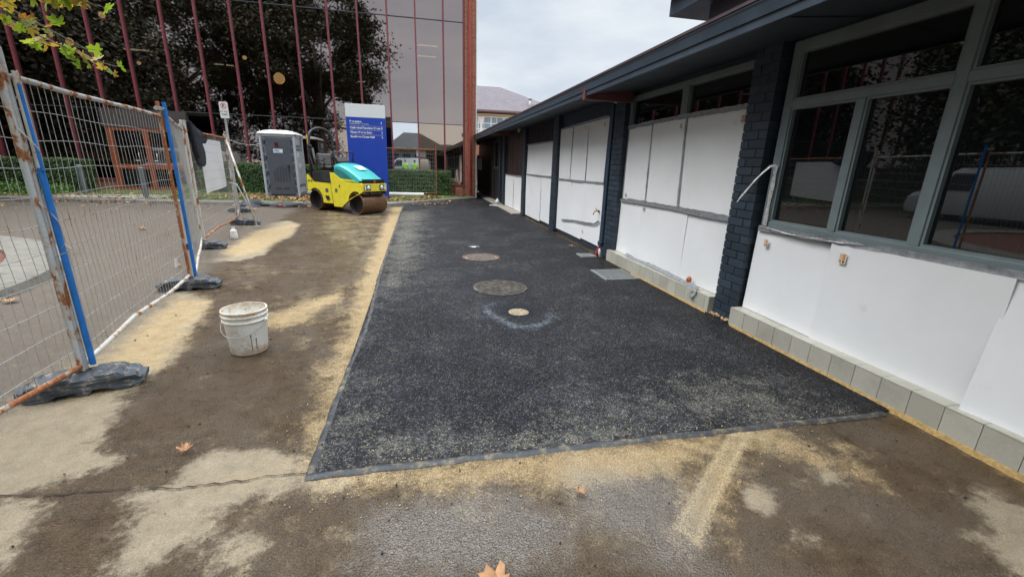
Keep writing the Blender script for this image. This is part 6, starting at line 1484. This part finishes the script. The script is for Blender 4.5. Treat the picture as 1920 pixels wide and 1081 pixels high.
# overhanging spray of big leaves
m, n, l, b = newmat('plane_leaf_autumn'); g_ = n.new('ShaderNodeNewGeometry')
c = ramp(n, l, g_.outputs['Random Per Island'], [(0, (.16, .25, .03)), (.35, (.25, .33, .04)), (.6, (.38, .30, .05)), (.82, (.34, .17, .045)), (1, (.20, .09, .03))]).outputs[0]
t = noise(n, l, 14, 5, .6, objvec(n)); c = mixc(n, l, .5, c, ramp(n, l, t.outputs[0], [(.3, (.6,)*3), (.7, (1.3,)*3)]).outputs[0], 'MULTIPLY')
l.new(c, b.inputs['Base Color']); setb(b, Roughness=.5)
tr_ = n.new('ShaderNodeBsdfTranslucent'); l.new(mixc(n, l, 1, c, (1.5, 1.6, .9), 'MULTIPLY'), tr_.inputs[0]); ms = n.new('ShaderNodeMixShader'); ms.inputs[0].default_value = .45
l.new(b.outputs[0], ms.inputs[1]); l.new(tr_.outputs[0], ms.inputs[2]); l.new(ms.outputs[0], n['Material Output'].inputs['Surface'])
mb = MB(); tw = MB(); rnd = random.Random(21)
twigs = [[(-3.2, 3.6, 2.85), (-3.05, 4.2, 2.62), (-2.98, 4.6, 2.50), (-2.93, 5.0, 2.44), (-2.90, 5.3, 2.42)],
         [(-3.5, 2.6, 3.2), (-2.9, 3.2, 2.85), (-2.5, 3.7, 2.68), (-2.25, 4.1, 2.62)],
         [(-3.5, 2.6, 3.2), (-2.8, 2.9, 2.80), (-2.3, 3.2, 2.58), (-2.05, 3.5, 2.52)],
         [(-3.2, 3.6, 2.85), (-2.9, 3.9, 2.62), (-2.75, 4.25, 2.46)],
         [(-3.5, 2.6, 3.2), (-3.0, 2.9, 2.85), (-2.55, 3.2, 2.55), (-2.4, 3.45, 2.44)],
         [(-2.8, 2.9, 2.80), (-2.2, 3.0, 2.62), (-1.85, 3.15, 2.52)],
         [(-2.8, 2.9, 2.80), (-2.35, 3.5, 2.74), (-2.1, 4.0, 2.72)], [(-2.9, 3.2, 2.85), (-2.7, 3.8, 2.70), (-2.45, 4.3, 2.66)]]
for q, t_ in enumerate(twigs):
    P = [Vector(p)-Vector((-9, -4, 0)) for p in t_]; tw.tube(P, [.012]+[.006]*(len(P)-2)+[.003], 6)
    nl = (30, 40, 44, 26, 34, 30, 40, 40)[q]
    for i in range(nl):
        k = rnd.uniform(.25, 1)*(len(P)-1); j = min(int(k), len(P)-2); base_ = P[j].lerp(P[j+1], k-j)
        hang = Vector((rnd.gauss(0, .10), rnd.gauss(0, .10), -abs(rnd.gauss(.01, .06))+(.05 if q else .0)))
        c_ = base_+hang; v_ = (-(hang.normalized() if hang.length > .02 else Vector((0, 0, -1)))+Vector((rnd.gauss(0, .4), rnd.gauss(0, .4), .3))).normalized()
        u = v_.cross(Vector((rnd.gauss(0, 1), rnd.gauss(0, 1), rnd.gauss(0, .8)))).normalized(); s_ = rnd.uniform(.04, .075) if q in (0, 3) else rnd.uniform(.06, .11)
        leaf_geo(mb, c_, u, v_, s_, rnd.uniform(-.3, .6), False); tw.tube([base_, c_+v_*s_*.1], .0015, 4)
mb.build('overhanging_leaves', m, T1, fixn=False); tw.build('twigs', M['bark'], T1, smooth=True)

# ============================================================ VEHICLES behind / beside the camera (seen in the glass)
M['vanwhite'] = plain('van_white', (.62, .63, .62), .25, 0, .04, 1); M['vanglass'] = plain('van_glass', (.012, .016, .018), .05, 0, .1, 1)
def make_van():
    root = empty('white_van', (0, 0, 0), 'van', 'van', 'vehicles mirrored in the windows')
    L_, W_ = 4.9, 1.85; hw = W_/2
    prof = [(0, .30, .92), (-.02, .62, .94), (.06, .95, .94), (.55, 1.12, .92), (1.15, 1.85, .80), (1.4, 1.98, .78), (4.6, 2.0, .78), (4.85, 1.85, .80), (4.9, 1.0, .92), (4.9, .32, .92)]
    # lofted hull: side outline with tumblehome
    secs = []
    for x, z0, z1, tw_ in ((-.03, .35, .62, .80), (.0, .28, .88, .90), (.12, .25, 1.0, .93), (.60, .25, 1.14, .90), (1.10, .25, 1.80, .80), (1.35, .25, 1.97, .78), (3.0, .25, 2.02, .78), (4.6, .25, 2.0, .78), (4.82, .27, 1.88, .80), (4.90, .32, 1.3, .88)):
        zm = min(1.05, z1*.85); s_ = [(hw*.96, z0), (hw, z0+.12), (hw, zm), (hw*tw_+.02, z1-.08), (hw*tw_-.05, z1)]
        secs.append([(x, -y, z) for y, z in s_]+[(x, y, z) for y, z in reversed(s_)])
    mb = MB(); K = 10; V = [p for s_ in secs for p in s_]
    mb.add(V, [(i*K+k, i*K+(k+1) % K, i*K+K+(k+1) % K, i*K+K+k) for i in range(len(secs)-1) for k in range(K)]+[tuple(range(K)), tuple((len(secs)-1)*K+k for k in range(K))])
    body = mb.build('body', M['vanwhite'], root, smooth=True, autos=35)
    mb = MB(); mb.add([(.63, -.76, 1.18), (.63, .76, 1.18), (1.12, .66, 1.80), (1.12, -.66, 1.80)], [(0, 1, 2, 3)]); 
    for i in range(len(mb.v)): mb.v[i] = (mb.v[i][0]-.015, mb.v[i][1], mb.v[i][2]+.02)
    mb.build('windscreen', M['vanglass'], root, fixn=False)
    for s_ in (-1, 1):
        mb = MB(); mb.add([(.95, s_*.93, 1.15), (1.85, s_*.93, 1.15), (1.85, s_*.80, 1.78), (1.25, s_*.80, 1.78)], [(0, 1, 2, 3)]); mb.build('side_window', M['vanglass'], root, fixn=False)
        mb = MB(); mb.box(-.045, .02, s_*.70-.17, s_*.70+.17, .70, .86); mb.build('headlight', M['chrome'], root, bevel=.03)
        mb = MB(); mb.box(.85, 1.0, s_*1.02-.08, s_*1.02+.08, 1.12, 1.34); mb.build('mirror', M['black'], root, bevel=.03)
    mb = MB(); mb.box(-.05, -.0, -.5, .5, .70, .84); mb.box(-.06, .02, -.85, .85, .30, .42); mb.box(-.055, 0, -.6, .6, .46, .60); mb.build('grille', M['black'], root, bevel=.01)
    for x in (.85, 3.95):
        for s_ in (-1, 1):
            mb = MB(); mb.lathe([(.20, -.09), (.31, -.10), (.335, -.07), (.335, .07), (.31, .10), (.20, .09)], (x, s_*.84, .335), 24, Rx); w_ = mb.build('wheel', M['black'], root, smooth=True, autos=40)
            mb = MB(); mb.lathe([(0, -.075), (.05, -.08), (.15, -.05), (.20, -.08)], (x, s_*.84, .335), 16, Rx); mb.lathe([(0, .075), (.05, .08), (.15, .05), (.20, .08)], (x, s_*.84, .335), 16, Rx); mb.build('rim', M['galv'], w_, smooth=True)
    mb = MB(); mb.box(1.6, 1.65, -.8, .8, 2.04, 2.07); mb.box(3.6, 3.65, -.8, .8, 2.04, 2.07); mb.box(1.5, 3.9, -.78, -.74, 2.071, 2.10); mb.box(1.5, 3.9, .74, .78, 2.071, 2.10); mb.build('roof_rack', M['black'], root)
    return root
v1 = make_van(); v1.location = (-13.6, 14.2, 0); v1.rotation_euler = (0, 0, R(-100)); v1['label'] = 'white van with a roof rack mirrored in the near window, nose to the left'
v2 = copy_tree(v1); v2.location = (-13.9, 7.8, 0); v2.rotation_euler = (0, 0, R(-96)); v2['label'] = 'second white van mirrored at the right edge of the near window'
v3 = copy_tree(v1); v3.location = (-3.6, -9.5, 0); v3.rotation_euler = (0, 0, R(8)); v3['label'] = 'white van mirrored in the pale lower glass pane behind two workers'

# ============================================================ BUILDINGS behind the camera (mirrored)
def bld(name, loc, label, cat): 
    return empty(name, loc, label, cat)
wk = bld('workshop', (-28.5, -17, 0), 'low grey workshop with a yellow lettered sign, mirrored behind the wire panels', 'workshop')
mb = MB(); mb.box(-5.6, 5.6, -9, 0, 0, 5.4); mb.build('wall', plain('workshop_grey', (.33, .33, .33), .7), wk)
mb = MB(); mb.prism([(-5.9, 5.4), (0, 6.9), (5.9, 5.4)], lambda u, v, w_: (u, w_, v), -9.2, .3); mb.build('roof', plain('workshop_roof', (.14, .15, .15), .6), wk)
mb = MB(); mb.box(-5.0, 1.2, 0.002, .08, 0, 3.4); mb.build('roller_door', M['black'], wk); mb = MB(); mb.box(1.8, 5.2, .002, .08, .8, 3.2); mb.build('window', M['vanglass'], wk)
mb = MB(); mb.box(-5.2, .2, .1, .18, 3.6, 4.9); sg = mb.build('sign_board', plain('sign_black', (.02, .02, .02), .5), wk)
text_mesh('AUTO', .75, plain('sign_yellow', (.75, .55, .04), .5), 'lettering', sg, fr((-1.2, .20, 4.15), (-1, 0, 0), (0, 0, 1)), .01, 'LEFT', .01)
text_mesh('REPAIRS', .45, M['signwhite'], 'lettering', sg, fr((-1.2, .20, 3.68), (-1, 0, 0), (0, 0, 1)), .01, 'LEFT', .01)
sh = bld('shop', (-40.5, -17.5, 0), 'dark brick shop with red awnings, mirrored at the far left of the glass', 'shop')
mb = MB(); mb.box(-6, 6, -9, 0, 0, 5.6); mb.build('wall', M['darkbrown'], sh)
for x in (-3.6, 0.9, 4.4):
    mb = MB(); mb.prism([(0, 4.6), (.9, 3.9), (.9, 3.6), (0, 3.9)], lambda u, v, w_: (w_, u+.002, v), x-1.6, x+1.3); mb.build('awning', plain('awning_red', (.80, .035, .03), .5), sh)
mb = MB(); mb.box(-5.5, 5.5, .002, .05, .6, 3.2); mb.build('shop_window', M['vanglass'], sh)
ha = bld('gabled_hall', (-.6, -17, 0), 'grey gabled hall mirrored above the two workers in the pale pane', 'hall')
mb = MB(); mb.box(-3.6, 8.2, -10, 0, 0, 3.2); mb.build('wall', plain('hall_wall', (.14, .13, .12), .7), ha)
mb = MB(); mb.prism([(-3.8, 3.2), (-1.2, 5.1), (1.0, 5.1), (3.4, 3.9), (8.4, 3.8), (8.4, 3.2)], lambda u, v, w_: (u, w_, v), -10, .4); mb.build('roof', plain('hall_roof', (.24, .235, .22), .6), ha)
mb = MB()
for k in range(5): mb.box(-3+k*1.5, -2+k*1.5, .002, .05, .9, 2.6)
mb.build('window', M['vanglass'], ha)
mb = MB(); mb.box(.2, 1.6, .06, .1, 2.3, 3.9); mb.build('sign_board', M['signwhite'], ha)
bw = bld('boundary_wall', (-32, 4, 0), 'long dark brick boundary wall left of the yard, mirrored in the near window', 'wall')
mb = MB(); mb.box(-.15, .15, -20, 20, 0, 2.2); mb.build('wall_body', plain('boundary_brick', (.10, .045, .03), .9, 0, .3, 10), bw); mb = MB(); mb.box(-.2, .2, -20.1, 20.1, 2.2, 2.3); mb.build('coping', M['concrete'], bw)

# ============================================================ WORKERS beside the camera (mirrored)
def person(loc, rz, label, hair, seed):
    root = empty('person', loc, label, 'person', None, rz)
    J = {'pel': (0, 0, .95), 'sp': (0, .0, 1.15), 'ch': (0, .0, 1.35), 'nk': (0, 0, 1.50), 'hd0': (0, .01, 1.58), 'hd1': (0, .015, 1.68), 'hd2': (0, .0, 1.76)}
    R_ = {'pel': (.15, .11), 'sp': (.135, .10), 'ch': (.155, .11), 'nk': (.055, .055), 'hd0': (.07, .08), 'hd1': (.078, .095), 'hd2': (.05, .06)}
    E = [('pel', 'sp'), ('sp', 'ch'), ('ch', 'nk'), ('nk', 'hd0'), ('hd0', 'hd1'), ('hd1', 'hd2')]
    for s_, q in ((-1, 'l'), (1, 'r')):
        b_ = .10 if (s_ == 1) == (seed % 2 == 0) else .0
        J.update({'hp'+q: (s_*.10, 0, .90), 'kn'+q: (s_*.12, .03, .50), 'an'+q: (s_*.13, -.01, .09), 'to'+q: (s_*.15, .15, .04),
                  'sh'+q: (s_*.19, 0, 1.42), 'el'+q: (s_*.27, -.02, 1.13), 'wr'+q: (s_*.24, .12+b_, .92+b_*1.6), 'hn'+q: (s_*.235, .17+b_, .86+b_*1.8)})
        R_.update({'hp'+q: (.095, .095), 'kn'+q: (.062, .062), 'an'+q: (.045, .045), 'to'+q: (.045, .03), 'sh'+q: (.065, .06), 'el'+q: (.045, .045), 'wr'+q: (.03, .028), 'hn'+q: (.04, .018)})
        E += [('pel', 'hp'+q), ('hp'+q, 'kn'+q), ('kn'+q, 'an'+q), ('an'+q, 'to'+q), ('ch', 'sh'+q), ('sh'+q, 'el'+q), ('el'+q, 'wr'+q), ('wr'+q, 'hn'+q)]
        for f_ in range(5):
            a_ = (f_-1.5)*.016; ln = (.068, .08, .075, .06, .045)[f_] if f_ < 4 else .045; h = Vector(J['hn'+q])
            if f_ < 4: p1 = h+Vector((a_, .03, -.035)); p2 = p1+Vector((0, .01, -ln*.6)); p3 = p2+Vector((-s_*.006, -.004, -ln*.4))
            else: p1 = h+Vector((-s_*.035, .02, -.005)); p2 = p1+Vector((-s_*.01, .02, -.03)); p3 = p2+Vector((0, .005, -.02))
            for k_, p in enumerate((p1, p2, p3)): J['f%d%d%s' % (f_, k_, q)] = tuple(p); R_['f%d%d%s' % (f_, k_, q)] = (.009-.001*k_,)*2
            E += [('hn'+q, 'f%d0%s' % (f_, q)), ('f%d0%s' % (f_, q), 'f%d1%s' % (f_, q)), ('f%d1%s' % (f_, q), 'f%d2%s' % (f_, q))]
    names = list(J); ix = {k: i for i, k in enumerate(names)}
    me = bpy.data.meshes.new('body'); me.from_pydata([J[k] for k in names], [(ix[a_], ix[b_]) for a_, b_ in E], [])
    o = bpy.data.objects.new('body', me); col.objects.link(o); o.parent = root
    sk = o.modifiers.new('skin', 'SKIN'); sk.use_smooth_shade = True
    for i, k in enumerate(names): me.skin_vertices[0].data[i].radius = R_[k]
    me.skin_vertices[0].data[ix['pel']].use_root = True
    ss = o.modifiers.new('sub', 'SUBSURF'); ss.levels = 1; ss.render_levels = 1
    m, n, l, b = newmat('worker_body'); s = n.new('ShaderNodeSeparateXYZ'); l.new(objvec(n), s.inputs[0])
    r = ramp(n, l, mth(n, l, 'MULTIPLY', s.outputs[2], .5), [(.0, (.02, .018, .015)), (.055, (.03, .035, .06)), (.78, (.42, .25, .17))]); r.color_ramp.interpolation = 'CONSTANT'
    l.new(r.outputs[0], b.inputs['Base Color']); setb(b, Roughness=.8); me.materials.append(m)
    mb = MB(); prof = [(.175, .12, .86), (.178, .13, 1.0), (.175, .128, 1.15), (.195, .138, 1.32), (.20, .12, 1.42), (.13, .09, 1.49), (.075, .07, 1.52)]
    V = []; K = 24
    for rx_, ry_, z in prof: V += [(rx_*math.cos(2*math.pi*k/K), ry_*math.sin(2*math.pi*k/K), z) for k in range(K)]
    mb.add(V, [(i*K+k, i*K+(k+1) % K, i*K+K+(k+1) % K, i*K+K+k) for i in range(len(prof)-1) for k in range(K)])
    for s_ in (-1, 1): mb.tube([(s_*.17, 0, 1.44), (s_*.235, -.005, 1.30), (s_*.275, -.02, 1.10), (s_*.262, .05, 1.00)], [.085, .075, .06, .058], 14)
    mb.build('hi_vis_jacket', M['hivis'], root, smooth=True)
    mb = MB(); mb.lathe([(.184, 1.06), (.190, 1.065), (.190, 1.11), (.184, 1.115)], (0, 0, 0), 24, Matrix.Diagonal((1, .74, 1))); mb.build('reflective_band', M['foil'], root, smooth=True)
    mb = MB(); mb.lathe([(.092, -.02), (.097, .03), (.085, .075), (.05, .105), (0, .112)], (0, -.012, 1.70), 18, Matrix.Diagonal((.92, 1.12, 1))); mb.build('hair', hair, root, smooth=True)
    mb = MB(); mb.lathe([(.0, -.03), (.010, -.02), (.016, .012), (0, .03)], (0, .108, 1.665), 8); mb.build('nose', M['skin'], root, smooth=True)
    mb = MB()
    for s_ in (-1, 1): mb.lathe([(0, -.008), (.009, 0), (0, .008)], (s_*.032, .098, 1.69), 8)
    mb.build('eyes', M['black'], root); mb = MB(); mb.box(-.025, .025, .094, .102, 1.618, 1.626); mb.build('mouth', plain('lips', (.35, .12, .10), .6), root)
    mb = MB()
    for s_ in (-1, 1): mb.lathe([(0, -.03), (.014, -.01), (.012, .025), (0, .03)], (s_*.083, .01, 1.67), 8)
    mb.build('ears', M['skin'], root, smooth=True)
    return root
M['hivis'] = plain('hivis_yellow', (.42, .80, .05), .6, 0, .08, 8); M['skin'] = plain('skin', (.42, .25, .17), .6)
person((-1.30, -.95, 0), R(-8), 'worker in a yellow green high visibility jacket mirrored in the pale pane, hands lower', M['black'], 1)
person((-.42, -1.0, 0), R(6), 'worker in a yellow green high visibility jacket mirrored just right of the other worker', M['darkbrown'], 2)
